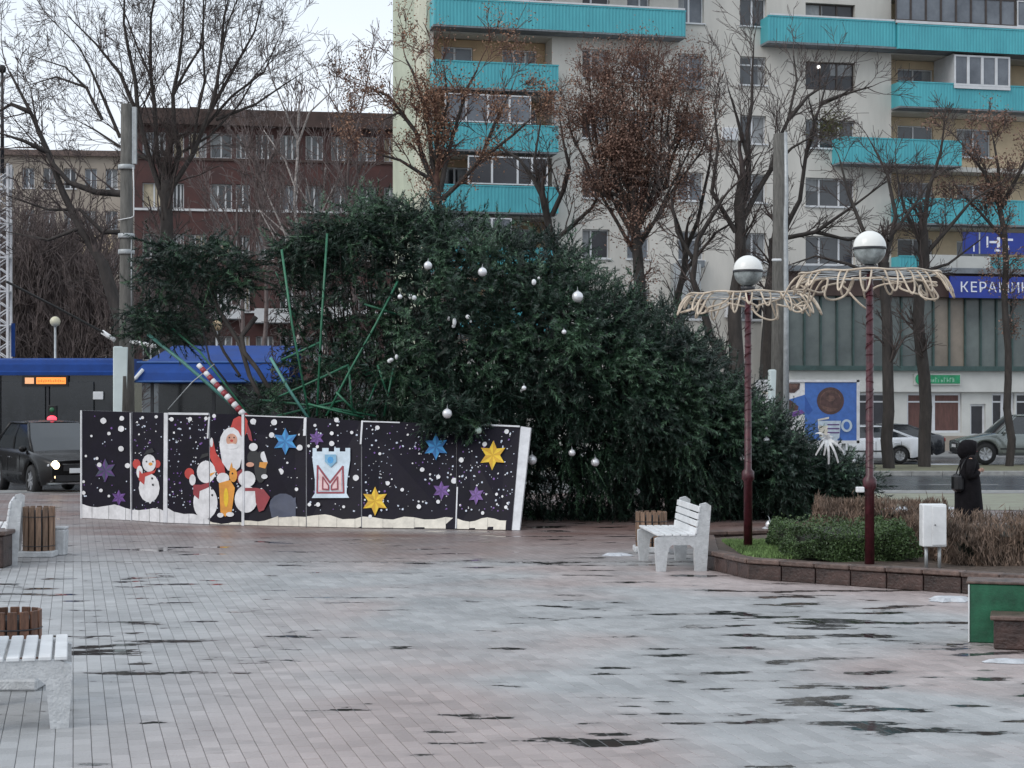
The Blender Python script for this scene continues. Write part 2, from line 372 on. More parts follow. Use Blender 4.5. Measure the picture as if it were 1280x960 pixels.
# snow patches
def snow(name, px, py, wx, wy, seed, h=.03):
    r = random.Random(seed); c = G(px, py); b = MB(); n = 18; rings = 3
    ptsr = [1 + r.uniform(-.35, .3) for _ in range(n)]
    vs = [[(c.x + wx * rr_ * ptsr[q] * math.cos(2 * math.pi * q / n), c.y + wy * rr_ * ptsr[q] * math.sin(2 * math.pi * q / n), z) for q in range(n)] for rr_, z in ((1, .004), (.7, h * .7 + r.uniform(0, .01)), (.35, h))]
    for a in range(2):
        for q in range(n): b.poly([vs[a][q], vs[a][(q + 1) % n], vs[a + 1][(q + 1) % n], vs[a + 1][q]], sm=True)
    b.poly(vs[2], sm=True)
    b.build(name, M['snow'], kind='stuff')
snow('old_snow', 1188, 751, .24, .20, 1, .05); snow('old_snow', 1258, 828, .2, .10, 2)
snow('old_snow', 772, 694, .2, .22, 3); snow('old_snow', 962, 661, .12, .2, 4)
snow('old_snow', 1150, 636, .9, .8, 5, .04); snow('old_snow', 1190, 581, 1.2, .4, 9, .04)

# ================================================================ PLANTER
pln = thing('raised_planter', 'low many-sided planter of brown stone slabs round the hedges and lamps', 'planter', (0, 0, 0))
HZ = .26
def top_at(px, py, z=HZ):
    d = F * (H - z) / (py - HY); return Vector(((px - 640) / F * d, d, 0))
out_pts = [G(877, 690), G(880, 711), G(934, 724), G(1300, 749), G(1500, 757), G(1560, 690)]
def slab_run(A, B, n, h=HZ, th=.16, inward=1, seed=0, parent=pln, stone=M['brown_stone'], cap=M['cap_stone']):
    r = random.Random(seed); D = (B - A); L_ = D.length; D.normalize(); Nn = Vector((-D.y, D.x, 0)) * inward
    ang = math.atan2(D.y, D.x); e = L_ / n
    for i in range(n):
        m_ = A + D * (i + .5) * e + Nn * th / 2
        b = MB(); b.box((0, 0, 0), (e - .012, th * .8, h - .07 + r.uniform(-.004, .004)), bev=.008)
        o = b.build('stone_slab', stone, parent); o.location = (m_.x, m_.y, (h - .07) / 2 + .001); o.rotation_euler = (r.uniform(-.015, .015), r.uniform(-.006, .006), ang + r.uniform(-.008, .008))
        b = MB(); b.box((0, 0, 0), (e - .008, th * 1.35, .062), bev=.012)
        o = b.build('capping_stone', cap, parent); o.location = (m_.x, m_.y, h - .032 + r.uniform(-.004, .004)); o.rotation_euler = (r.uniform(-.01, .01), r.uniform(-.004, .004), ang + r.uniform(-.006, .006))
slab_run(out_pts[1], out_pts[2], 4, seed=1); slab_run(out_pts[2], out_pts[3], 8, seed=2); slab_run(out_pts[3], out_pts[4], 4, seed=3)
slab_run(out_pts[0], out_pts[1], 2, seed=4); 
fa, fb = G(1003, 681), G(878, 684)
slab_run(fa, fb, 5, seed=5); slab_run(G(1200, 678), fa, 6, seed=6)
b = MB(); b.poly([(p.x, p.y, .20) for p in (out_pts[0], out_pts[1] + Vector((.12, .1, 0)), out_pts[2] + Vector((0, .15, 0)), out_pts[3] + Vector((0, .15, 0)), out_pts[4], Vector((14, 29, 0)), fa + Vector((0, -.1, 0)))])
b.build('soil_bed', M['soil'], pln)
# ground cover in the planter
def blades(name, poly_fn, n, h, mat, seed, wd=.006, kind='stuff', label=None, z0=.20, parent=None, lean=.35):
    r = np.random.RandomState(seed); V = np.zeros((n * 3, 3)); k = 0
    for i in range(n):
        x, y = poly_fn(r); a = r.uniform(0, math.pi); hh = h * r.uniform(.5, 1.2)
        lx, ly = r.normal(0, lean * hh, 2)
        V[k] = (x - wd * math.cos(a), y - wd * math.sin(a), z0); V[k + 1] = (x + wd * math.cos(a), y + wd * math.sin(a), z0); V[k + 2] = (x + lx, y + ly, z0 + hh); k += 3
    return npmesh(name, V, np.arange(n * 3).reshape(-1, 3), mat, kind=kind, parent=parent)
ga = top_at(905, 690); gb = top_at(1010, 693)
blades('grass', lambda r: ((lambda t, s: (3.05 + t * 1.05, 22.7 + s * 2.9))(r.rand(), r.rand())), 9000, .06, M['grass_green'], 4, .008)
# hedges: leaf clusters over a box volume
def hedge(name, label, cat, x0, x1, y0, y1, z0, z1, n, size, leafmat, stemmat, seed, lump=.06, group=None, twiggy=False, rot=0.0):
    r = np.random.RandomState(seed); base = ((x0 + x1) / 2, (y0 + y1) / 2, z0)
    t = thing(name, label, cat, base, rot, group)
    hx, hy, hz = (x1 - x0) / 2, (y1 - y0) / 2, z1 - z0
    p = np.stack([r.uniform(-hx, hx, n), r.uniform(-hy, hy, n), r.uniform(0, hz, n)], 1)
    # push most leaves towards the outer shell
    f = r.randint(0, 5, n); sh = np.abs(r.normal(0, lump, n))
    p[:, 1] = np.where(f <= 1, -hy + sh, p[:, 1]); p[:, 2] = np.where(f == 2, hz - sh, p[:, 2]); p[:, 0] = np.where(f == 3, -hx + sh, p[:, 0]); p[:, 0] = np.where(f == 4, hx - sh, p[:, 0])
    p += np.stack([.06 * np.sin(p[:, 2] * 9 + p[:, 1] * 4), .06 * np.sin(p[:, 0] * 5 + p[:, 2] * 7), .05 * np.sin(p[:, 0] * 4.3 + p[:, 1] * 6)], 1)
    p += np.array([mnoise.noise_vector(Vector((float(a) * 2.2, float(c) * 2.2, float(e) * 2.2 + seed)))[:] for a, c, e in p]) * .055; st_ = r.rand(n) < .03; p[:, 2] += np.where(st_ & (p[:, 2] > hz * .75), np.abs(r.normal(0, .07, n)), 0); keep_ = np.array([mnoise.noise(Vector((float(a) * 4, float(c) * 4, float(e) * 5 + 3))) > -.32 for a, c, e in p]); p = p[keep_]; n = len(p)
    p[:, 2] = np.maximum(p[:, 2], 0)
    d1 = r.normal(0, 1, (n, 3)); 
    if twiggy: d1[:, 2] = np.abs(d1[:, 2]) * 2.4 + .8
    d1 /= np.linalg.norm(d1, axis=1)[:, None]
    d2 = np.cross(d1, r.normal(0, 1, (n, 3))); d2 /= np.linalg.norm(d2, axis=1)[:, None]
    s1 = size * r.uniform(.6, 1.3, n)[:, None]; s2 = s1 * (.10 if twiggy else .55)
    V = np.stack([p - d1 * s1 / 2, p + d2 * s2 / 2, p + d1 * s1 / 2, p - d2 * s2 / 2], 1).reshape(-1, 3)
    npmesh('foliage', V, np.arange(n * 4).reshape(-1, 4), leafmat, parent=t, kind='stuff')
    b = MB(); rr = random.Random(seed)
    for i in range(int((x1 - x0) * 7) + 3):
        X = rr.uniform(-hx * .95, hx * .95); Y = rr.uniform(-hy * .8, hy * .8)
        b.tube([(X, Y, 0), (X + rr.uniform(-.1, .1), Y + rr.uniform(-.1, .1), hz * .5), (X + rr.uniform(-.2, .2), Y + rr.uniform(-.2, .2), hz * .9)], [.015, .01, .005], 4)
    b.build('stem', stemmat, t, kind='stuff')
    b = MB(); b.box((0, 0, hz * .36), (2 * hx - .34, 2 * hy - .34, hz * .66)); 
    b.build('inner_shade', M['hedge_core'], t)  # solid dark box, the shade between the leaves put into its colour
    return t
M['hedge_core'] = pm('hedge_inner_shade', (.018, .02, .012), .95, .4, 20)
hedge('box_hedge', 'clipped green box hedge with pale top behind the brown planter wall', 'hedge', 3.58, 5.15, 22.3, 24.9, .20, .60, 24000, .035, M['boxwood'], M['twig'], 11)
hedge('dry_hedge', 'rusty brown dry hedge on the right, beside the white utility box', 'hedge', 5.42, 9.6, 21.75, 24.4, .20, .70, 26000, .14, M['barberry'], M['twig'], 12, twiggy=True)
hedge('dry_hedge', 'far low strip of rusty brown hedge behind the green box hedge', 'hedge', 5.0, 7.0, 28.3, 29.4, .0, .60, 12000, .14, M['barberry'], M['twig'], 13, twiggy=True)
hedge('box_hedge', 'dark low green hedge behind the white utility box', 'hedge', 5.2, 6.4, 25.4, 26.6, .2, .44, 9000, .035, M['boxwood'], M['twig'], 14)

# utility box
c = W(1166, 683, 21.5)
t = thing('utility_box', 'small white utility box on a post in front of the hedge', 'utility box', (c.x, 21.5, .20))
b = MB(); b.box((0, 0, .52), (.29, .2, .52), bev=.012); b.build('cabinet', M['white_paint'], t)
b = MB(); b.box((.055, -.106, .52), (.17, .012, .47), bev=.004); o = b.build('door', M['white_paint'], t)
b = MB(); b.tube([(.0, -.115, .53), (.0, -.13, .53)], .008); b.build('handle', M['dark_metal'], o)
for x_ in (-.08, .08): b = MB(); b.tube([(x_, 0, 0), (x_, 0, .27)], .022); b.build('post', M['galv'], t)

# ================================================================ BENCHES
def make_bench(label, L_=1.7):
    """x across the seat (front at -x), y along the bench; origin at the ground under the middle"""
    t = thing('park_bench', label, 'bench')
    for s in (-1, 1):
        y = s * (L_ / 2 - .05)
        prof = [(-.42, 0), (-.30, 0), (-.27, .30), (-.22, .345), (.02, .345), (.07, .30), (.09, 0), (.24, 0), (.27, .45), (.30, .86), (.24, .90), (.16, .88), (.10, .47), (-.36, .46), (-.44, .43), (-.44, .30)]
        b = MB(); b.prism([(x, z) for x, z in prof], y - .05, y + .05, plane='xz')
        b.build('end_frame', M['concrete_white'], t)
    for i in range(5):
        x = -.37 + i * .105
        b = MB(); b.box((x, 0, .478), (.085, L_ + .02, .03), bev=.006); b.build('seat_slat', M['white_paint'], t)
    for i in range(4):
        z = .53 + i * .095; x = .092 + (z - .47) * .14
        b = MB(); b.box((x, 0, z), (.03, L_ + .02, .078), rot=(0, .13, 0), bev=.006); b.build('back_slat', M['white_paint'], t)
    return t
bench = make_bench('white slatted bench with concrete ends in front of the fallen tree')
c = G(840, 711); bench.location = (G(815, 714).x + .42, G(815, 714).y + .82, 0); bench.rotation_euler.z = math.radians(4)
bq = make_bench('white slatted bench cut off by the left edge in the foreground', 1.15); bq.location = (-3.556, 12.40, 0); bq.rotation_euler.z = math.pi + math.radians(14)
dup(bench, (-7.18, 24.75, 0), math.radians(14), 'farther left white bench beside the tan slatted bin')

# ================================================================ SLATTED BINS
def make_bin(label, wood, r=.21, h=.62, base=True):
    t = thing('litter_bin', label, 'litter bin')
    b = MB()
    b.lathe([(r * .86, .03), (r * .9, .3), (r * .86, h - .08), (r * .80, h - .08), (r * .8, .06)], 16); b.build('liner', M['dark_metal'], t)
    if base:
        b = MB(); b.box((0, 0, .045), (2 * r + .08, 2 * r + .06, .09), bev=.015); b.build('base', M['concrete_white'], t)
    n = 14
    for i in range(n):
        a = 2 * math.pi * i / n
        b = MB(); b.box((0, 0, 0), (.072, .022, h - .1), bev=.004); o = b.build('slat', wood, t)
        o.location = (r * math.cos(a), r * math.sin(a), .08 + (h - .1) / 2); o.rotation_euler = (0, 0, a + math.pi / 2)
    for z in (.16, h - .16):
        b = MB(); b.tube([((r + .016) * math.cos(2 * math.pi * q / 24), (r + .016) * math.sin(2 * math.pi * q / 24), z) for q in range(24)], .006, 4, closed=True); b.build('hoop', M['dark_metal'], t)
    return t
c = G(24, 838); a = make_bin('dark brown slatted litter bin behind the foreground bench', M['wood_brown'], .20, .62); a.location = ((17 - 640) / F * 13.7, 13.7, 0)
c = G(44, 697); a = make_bin('tan slatted litter bin on a concrete base, left of the hoarding', M['wood_tan'], .215, .74); a.location = (c.x, c.y + .2, 0)
c = G(816, 692); a = make_bin('brown slatted litter bin behind the white bench near the planter', M['wood_tan'], .22, .62); a.location = (c.x, c.y + .3, 0)
# concrete block next to the tan bin
c = G(70, 696); t = thing('concrete_bollard', 'small tapered white concrete block right of the tan slatted bin', 'bollard', (c.x, c.y + .25, 0))
b = MB(); b.box((0, 0, .19), (.17, .2, .38), taper=1.15, bev=.02); b.build('block', M['concrete_white'], t)
b = MB(); b.box((0, 0, .40), (.2, .22, .04), bev=.015); b.build('cap', M['concrete_white'], t)
# brown-topped planter / bench fragment at the left edge
c = G(-6, 712); t = thing('stone_planter', 'brown stone planter corner cut off by the left edge', 'planter', (c.x - .25, c.y + .3, 0))
b = MB(); b.box((0, .15, .22), (.62, .6, .44), bev=.02); b.build('body', M['brown_stone'], t)
b = MB(); b.box((0, .15, .47), (.70, .68, .06), bev=.012); b.build('rim', M['cap_stone'], t)
# green box and stone planter piece, lower right
c = G(1210, 803); t = thing('green_crate', 'dark green painted wooden box at the lower right', 'box', (c.x, c.y, 0), math.radians(-16))
b = MB(); b.box((1.0, .2, .27), (2.0, .4, .54), bev=.008); b.build('body', M['green_paint'], t)
b = MB(); b.box((1.0, .2, .555), (2.03, .43, .024), bev=.006); b.build('lid', M['cap_stone'], t)
b = MB(); b.box((.008, -.006, .27), (.014, .014, .53), bev=.003); b.build('corner_strip', M['white_paint'], t)
c = G(1242, 812); t = thing('stone_planter', 'brown stone slab planter corner in front of the green box', 'planter', (c.x, c.y - .0, 0), math.radians(-16))
b = MB(); b.box((1.0, .18, .135), (2.0, .36, .26), bev=.01); b.build('body', M['brown_stone'], t)
b = MB(); b.box((1.0, .18, .285), (2.06, .44, .04), bev=.01); b.build('rim', M['cap_stone'], t)
# ================================================================ LAMP POSTS WITH ROPE LIGHT WREATHS
def make_lamp(label, gz, rz_, seed, R=1.0):
    t = thing('globe_lamp', label, 'street lamp', group='decorated globe lamps in the planter')
    b = MB(); b.tube([(0, 0, 0), (0, 0, 1.1), (0, 0, 1.14), (0, 0, 1.24), (0, 0, 1.28), (0, 0, gz - .28)], [.062, .058, .085, .085, .05, .042], 12)
    b.lathe([(.09, 0), (.09, .08), (.07, .10)], 12); b.build('post', M['maroon_metal'], t)
    b = MB()       # tinsel wound round the post
    pts = []
    for i in range(260):
        u = i / 259; a = u * 2 * math.pi * 22; z = 1.3 + u * (gz - 1.75) + .035 * math.sin(i * .37) + .03 * math.sin(i * .11 + 2); pts.append((.047 * math.cos(a), .047 * math.sin(a), z))
    b.tube(pts, [.003 + .004 * abs(math.sin(i * .23)) for i in range(260)], 4); b.build('tinsel', M['maroon_metal'], t)
    g = MB(); g.lathe([(.205 * math.cos(a) + 1e-4, .205 * math.sin(a)) for a in [math.radians(k) for k in range(0, 91, 10)]], 24, (0, 0, gz + .02), cap=False); o = g.build('globe', M['globe'], t)
    g = MB(); g.lathe([(.2 * math.cos(a) + 1e-4, .2 * math.sin(a)) for a in [math.radians(k) for k in range(-70, 1, 10)]], 24, (0, 0, gz - .01), cap=False); g.build('lower_shade', M['clear_glass'], t)
    g = MB(); g.lathe([(.205, -.012), (.212, -.012), (.212, .016), (.205, .016)], 24, (0, 0, gz), cap=False); g.build('equator_ring', M['dark_metal'], t)
    g = MB(); g.lathe([(.04, gz - .30), (.10, gz - .25), (.10, gz - .21), (.03, gz - .20), (.03, gz - .02), (.001, gz)], 12); g.build('lamp_holder', M['dark_metal'], t)
    # wreath frame
    r = random.Random(seed); b = MB()
    for k in range(12):
        a = 2 * math.pi * k / 12 + .1; b.tube([(0.03 * math.cos(a), .03 * math.sin(a), rz_ + .02), (R * .95 * math.cos(a), R * .95 * math.sin(a), rz_)], .007, 4)
    b.tube([(R * .95 * math.cos(2 * math.pi * q / 40), R * .95 * math.sin(2 * math.pi * q / 40), rz_) for q in range(40)], .008, 4, closed=True)
    b.build('wreath_frame', M['galv'], t)
    b = MB()
    pts = []; n = 900; loops = 15
    for i in range(n):
        u = i / n; a = 2 * math.pi * u; ph = a * loops
        amp = .5 + .5 * math.sin(a * 5 + seed) * .6
        rad = R * (.94 + .05 * math.sin(a * 3)) + .13 * math.sin(ph) * amp
        a2 = a + (.085 * math.cos(ph)) 
        z = rz_ - .12 + .10 * math.cos(ph * .5 + seed) * amp - .05 * math.sin(a * 7)
        if int(u * loops) % 6 == 2: z -= .16 * (math.sin((u * loops % 1) * math.pi))
        pts.append((rad * math.cos(a2), rad * math.sin(a2), z))
    b.tube(pts, .014, 5, closed=True)
    b.tube([(R * .99 * math.cos(2 * math.pi * q / 60), R * .99 * math.sin(2 * math.pi * q / 60), rz_ + .015 + .01 * math.sin(q)) for q in range(60)], .014, 5, closed=True)
    for k in range(19):        # petals, long loops pointing out and down from the ring
        a = 2 * math.pi * k / 19 + r.uniform(-.12, .12); ln = r.uniform(.18, .40); w_ = r.uniform(.035, .075)
        pts = []
        for q in range(17):
            v = q / 16 * math.pi; s = math.sin(v); side = math.cos(v) * w_ * (1 + .3 * math.sin(v))
            rad = R * .95 + s * ln * .62; z = rz_ + .0 - s * s * ln * .75
            pts.append((rad * math.cos(a) - side * math.sin(a), rad * math.sin(a) + side * math.cos(a), z))
        b.tube(pts, .013, 5)
    b.build('rope_light', M['rope_light'], t)
    return t
c = G(1087, 718); a = make_lamp('taller right-hand globe lamp with wreath, nearest the white utility box', 4.12, 3.79, 2, .88); s_ = 100; d = F / s_
a.location = ((1087 - 640) / F * d, d, .22)
for ch in a.children: pass
a.location.z = .02
a.rotation_euler = (0.0, 0.0, .4)
a = make_lamp('shorter left-hand globe lamp with wreath, in front of the dark tree', 4.02, 3.68, 5, .86); d = F / 90
a.location = ((935 - 640) / F * d, d, .02)
c = W(1075, 612, 21.9); t = thing('post_box_lamp', 'tiny white box fixed to the left side of the tall maroon lamp post', 'fixture', (c.x, c.y, c.z)); b = MB(); b.box((0, 0, 0), (.10, .08, .07), bev=.01); b.build('body', M['white_paint'], t); b = MB(); b.tube([(.03, 0, 0), (.12, 0.1, 0)], .01); b.build('bracket', M['dark_metal'], t)
# ================================================================ HOARDING round the tree
M['night'] = pm('printed_night_sky', (.010, .0075, .017), .55, .25, 2.5, col2=(.006, .005, .010), spec=.18, bump=.5, bscale=3.5)
M['frame_white'] = pm('white_panel_edge', (.66, .66, .68), .5, .12, 4)
def pr(name, c, v=.12): return pm('print_' + name, c, .4, v, 6)
PRN = {k: pr(k, c) for k, c in dict(white=(.72, .71, .72), cream=(.70, .65, .56), red=(.50, .045, .035), darkred=(.28, .03, .04), orange=(.72, .30, .04), yellow=(.80, .52, .02), yellow2=(.62, .34, .01), blue=(.05, .30, .62), blue2=(.03, .16, .40),
    purple=(.17, .07, .30), purple2=(.10, .04, .18), black=(.01, .01, .012), skin=(.62, .32, .22), greyblue=(.05, .06, .10), pale=(.55, .60, .70), maroon=(.25, .03, .05), pink=(.72, .50, .50), lightblue=(.20, .42, .60), paleb=(.58, .68, .76)).items()}
PN = list(PRN); PM = [PRN[k] for k in PN]
# x, top y, bottom y, lean back of the top in metres
ST = [(101, 513, 648, 0.0), (165, 515, 651, .05), (205, 516, 654, .08), (262, 517, 656, .12), (305, 518.5, 657, .2), (383, 521.5, 659, .45), (452, 526, 660.5, .62), (571, 530, 662, .85), (651, 533, 663.5, 1.0)]
def fence_col(i):
    x, yt, yb, ln = ST[i]
    B = G(x if i < 8 else 640, yb); d = B.y + ln; T = W(x, yt, d); T.x += 0; return B, T
FC = [fence_col(i) for i in range(9)]
hoard = thing('hoarding', 'low dark printed hoarding with Santa, snowmen and stars, pushed askew by the fallen tree', 'hoarding', (0, 0, 0))
def fp(px, py, off=0.0):
    """point on the printed face for a photo pixel"""
    for i in range(8):
        if px <= ST[i + 1][0] or i == 7:
            a = (px - ST[i][0]) / (ST[i + 1][0] - ST[i][0]); yt = ST[i][1] * (1 - a) + ST[i + 1][1] * a; yb = ST[i][2] * (1 - a) + ST[i + 1][2] * a
            t = (yb - py) / (yb - yt); B0, T0 = FC[i]; B1, T1 = FC[i + 1]
            p = (B0 * (1 - a) + B1 * a) * (1 - t) + (T0 * (1 - a) + T1 * a) * t
            n = (B1 - B0).cross(T0 - B0).normalized()
            return p + n * off, n
panels = []
JOG = [0, .03, -.02, .02, -.015, .03, -.02, .015]
for i in range(8):
    (B0, T0), (B1, T1) = FC[i], FC[i + 1]; n = (B1 - B0).cross(T0 - B0).normalized()
    if n.y > 0: n = -n
    e = (B1 - B0).normalized() * .008
    b = MB(); a4 = [B0 + e, B1 - e, T1 - e, T0 + e]; bk = [p - n * .045 for p in a4]
    for p in a4 + bk: p.z = max(p.z, .012)
    b.poly(a4); b.poly([bk[1], bk[0], bk[3], bk[2]]); 
    for q in range(4): b.poly([a4[(q + 1) % 4], a4[q], bk[q], bk[(q + 1) % 4]], m=1)
    panels.append(b.build('panel', [M['night'], M['frame_white']], hoard))
def pan(px):
    for i in range(8):
        if px <= ST[i + 1][0]: return panels[i]
    return panels[7]
def decal(name, shapes, parent):
    """shapes: list of (colour, [(px,py)...]) stacked 1.5 mm apart"""
    b = MB(); used = []
    for k, (c, pts) in enumerate(shapes):
        if c not in used: used.append(c)
        q = []
        for (x, y) in pts:
            p, n = fp(x, y); n = n if n.y < 0 else -n; q.append(p + n * (.004 + .0012 * k))
        b.poly(q, m=used.index(c))
    return b.build(name, [PRN[c] for c in used], parent)
def ell(cx, cy, rx, ry, n=14, rot=0, wob=0, rr=None):
    out = []
    for k in range(n):
        a = 2 * math.pi * k / n; r_ = 1 + (rr.uniform(-wob, wob) if rr else 0); x, y = rx * r_ * math.cos(a), ry * r_ * math.sin(a)
        out.append((cx + x * math.cos(rot) - y * math.sin(rot), cy + x * math.sin(rot) + y * math.cos(rot)))
    return out
def clipx(p, lo, hi): return [(min(max(x, lo), hi), y) for x, y in p]
def star(cx, cy, r1, r2, n=6, rot=-math.pi / 2):
    return [(cx + (r1 if k % 2 == 0 else r2) * math.cos(rot + math.pi * k / n) * .95, cy + (r1 if k % 2 == 0 else r2) * math.sin(rot + math.pi * k / n)) for k in range(2 * n)]
def st2(c1, c2, cx, cy, r): 
    s = [(c1, star(cx, cy, r, r * .52))]
    o = s[0][1]
    for k in range(0, 12, 2): s.append((c2, [(cx, cy), o[k], o[(k + 1) % 12]]))
    return s
for (c1, c2, x, y, r_) in [('blue', 'blue2', 357, 552, 17), ('blue', 'blue2', 545, 559, 17), ('yellow', 'yellow2', 618, 570, 19), ('yellow', 'yellow2', 469, 627, 18), ('purple', 'purple2', 396, 548, 10.5), ('purple', 'purple2', 552, 614, 12), ('purple', 'purple2', 598, 620, 12), ('purple', 'purple2', 149, 622, 10), ('purple2', 'greyblue', 132, 588, 15)]:
    decal('printed_star', st2(c1, c2, x, y, r_), pan(x))
# snow strip along the foot
rr = random.Random(5)
for i in range(8):
    x0, x1 = ST[i][0] + .6, ST[i + 1][0] - .6
    hgt = [(18, 16), (16, 15), (20, 6), (5, 2), (5, 15), (15, 12), (13, 13), (12, 14)][i]
    top = []
    nn = 9
    for k in range(nn + 1):
        a = k / nn; x = x0 + (x1 - x0) * a; yb = (ST[i][2] * (1 - a) + ST[i + 1][2] * a)
        top.append((x, yb - (hgt[0] * (1 - a) + hgt[1] * a) + 2.2 * math.sin(x * .12) + rr.uniform(-.6, .6)))
    bot = [(x, ST[i][2] * (1 - (x - ST[i][0]) / (ST[i + 1][0] - ST[i][0])) + ST[i + 1][2] * (x - ST[i][0]) / (ST[i + 1][0] - ST[i][0]) - .8) for x, _ in top][::-1]
    b = MB()
    tp = [fp(x, y, 0) for x, y in top]; bt_ = [fp(x, y, 0) for x, y in bot[::-1]]
    for k in range(nn):
        q = []
        for p, n in (bt_[k], bt_[k + 1], tp[k + 1], tp[k]): n = n if n.y < 0 else -n; q.append(p + n * (.007 + (.004 * math.sin(k * 2.1))))
        b.poly(q)
    b.build('printed_snow', PRN['cream' if i > 2 else 'white'], panels[i])
# snowfall dots: large flakes and fine ones per panel
big = [(130, 526, 4), (153, 523, 3.2), (152, 536, 4), (137, 542, 2.3), (152, 561, 3.6), (125, 581, 3), (160, 582, 3.4), (122, 573, 2), (105, 616, 2.6), (127, 613, 2.4), (105, 602, 2), (108, 570, 1.6), (196, 521, 2.2), (179, 522, 2), (215, 524, 2.8), (238, 524, 2.8), (258, 523, 2.4), (268, 520, 2.6), (317, 527, 4), (343, 528, 4), (340, 544, 3.6), (375, 560, 4), (351, 590, 4.2), (371, 612, 2.4), (394, 532, 2), (415, 555, 3.4), (421, 525, 3.2), (415, 542, 2.6), (440, 541, 2.2), (472, 535, 3), (559, 537, 3), (634, 540, 3.2), (577, 576, 3.4), (528, 588, 3), (607, 556, 3.2), (548, 597, 2.8), (485, 605, 2.8), (503, 613, 2.4), (524, 634, 3), (548, 628, 2.6), (608, 642, 2.4), (398, 631, 2.8), (383, 598, 2.2), (568, 602, 4), (397, 559, 2.2), (430, 634, 2), (475, 568, 2), (445, 598, 4), (463, 650 - 4, 2.4), (598, 538, 4.4), (386, 558, 2.0), (387, 631, 2.4), (640, 635, 2.4), (626, 619, 2.0), (115, 545, 1.6), (137, 620, 1.8)]
for i in range(8):
    x0, x1, yt0, yt1 = ST[i][0] + 3, ST[i + 1][0] - 3, ST[i][1], ST[i + 1][1]
    b = MB()
    def dot(x, y, r_, m, off):
        q = []
        for (a, c) in ell(x, y, r_, r_, 12 if r_ > 1.5 else 5, 0, .06 if r_ > 1.5 else .3, rr):
            a = min(max(a, ST[i][0] + 1), ST[i + 1][0] - 1); p, n = fp(a, c); n = n if n.y < 0 else -n; q.append(p + n * off)
        b.poly(q, m=m)
    for (x, y, r_) in big:
        if x0 <= x < x1 + 3: dot(x, y, r_ * .95, 0, .0115)
    dens = [70, 80, 120, 90, 70, 60, 220, 150][i]
    for k in range(dens):
        x = rr.uniform(x0, x1); y = rr.uniform(yt0 + 5, 640); 
        if i in (0,) and rr.random() < .5: continue
        dot(x, y, rr.choice([.5, .6, .8, 1.0, 1.4]), rr.choice([0, 1, 1, 2]), .0021 + .00001 * k)
    b.build('printed_snowfall', [PRN['white'], PRN['pale'], PRN['purple']], panels[i], kind='stuff')
# snowman behind the thin frame
P = pan(185)
decal('printed_snowman', [('red', ell(171, 580, 5, 6)), ('red', ell(197, 580, 4, 5)), ('white', ell(175, 590, 4, 8)), ('white', ell(187, 610, 13, 18)), ('white', ell(187, 579, 8.5, 11)), ('red', [(175, 588), (178, 592), (194, 588), (197, 583), (194, 591), (182, 596), (181, 606), (174, 600)]), ('black', [(180, 569), (194, 565), (191, 560), (184, 563)]), ('orange', ell(189, 580, 2.5, 2)), ('black', ell(191, 598, 1.2, 1.4)), ('black', ell(192, 606, 1.2, 1.4)), ('black', ell(184, 577, .9, 1)), ('black', ell(192, 577, .9, 1))], P)
# left snowman, deer, santa up to the bright post at 305
P = pan(270); Pl = pan(250); Pr = pan(320)
decal('printed_snowman', [('red', ell(237, 592, 6, 7)), ('white', ell(241, 600, 4, 7)), ('white', clipx(ell(257, 628, 15, 21, 24), 200, 261.6)), ('white', clipx(ell(258, 590, 11.5, 14, 24), 200, 261.6)), ('darkred', [(242, 606), (252, 606), (261.5, 603), (261.5, 609), (250, 614), (249, 624), (242, 618)]), ('black', [(250, 574), (261, 570), (261, 566), (253, 568)])], Pl)
decal('printed_santa', [('red', [(262.5, 560), (266, 548), (270, 566), (280, 580), (282, 592), (274, 596), (262.5, 572)]), ('white', ell(264.5, 553, 2, 6)), ('red', [(288, 536), (292, 524), (299, 520), (303.8, 522), (303.8, 545), (288, 545)]), ('white', ell(289, 556, 14.5, 22)), ('white', [(276, 566), (303.8, 566), (300, 584), (294, 590), (285, 588), (278, 578)]), ('skin', ell(290, 550, 7, 8)), ('red', ell(290, 551, 2, 1.6)), ('white', ell(290, 558, 8, 3.5)), ('black', ell(287, 547, .9, 1)), ('black', ell(293, 547, .9, 1))], P)
decal('printed_snowman', [('white', clipx(ell(257, 628, 15, 21, 24), 262.4, 303.6)), ('white', clipx(ell(258, 590, 11.5, 14, 24), 262.4, 303.6)), ('black', ell(265, 611, 1.2, 1.5)), ('black', ell(265.5, 619, 1.2, 1.5)), ('orange', [(262.8, 592), (270, 590), (262.8, 596)]), ('white', ell(279, 598, 8, 7)), ('orange', [(274, 604), (288, 600), (294, 610), (290, 640), (282, 646), (276, 640), (275, 622)]), ('orange', ell(292, 594, 5, 9)), ('yellow', ell(283, 622, 3, 12)), ('white', ell(276, 644, 4, 3)), ('white', ell(288, 643, 5, 3)), ('orange', [(287, 588), (290, 578), (292, 588)]), ('black', ell(291, 592, 1, 1.2)), ('darkred', [(297, 590), (303.5, 586), (303.5, 600), (298, 604)]), ('white', clipx(ell(308, 624, 14, 17, 24), 200, 303.8)), ('white', clipx(ell(309, 599, 10.5, 10, 20), 200, 303.8))], P)
decal('printed_snowman', [('white', clipx(ell(308, 624, 14, 17, 24), 305.2, 380)), ('white', clipx(ell(309, 599, 10.5, 10, 20), 305.2, 380)), ('darkred', [(306.5, 610), (320, 610), (330, 612), (338, 622), (330, 638), (324, 640), (320, 628), (319, 614), (306.5, 614)]), ('greyblue', ell(354, 632, 17, 15)), ('greyblue', [(337, 632), (370, 622), (370, 646), (340, 647)])], Pr)
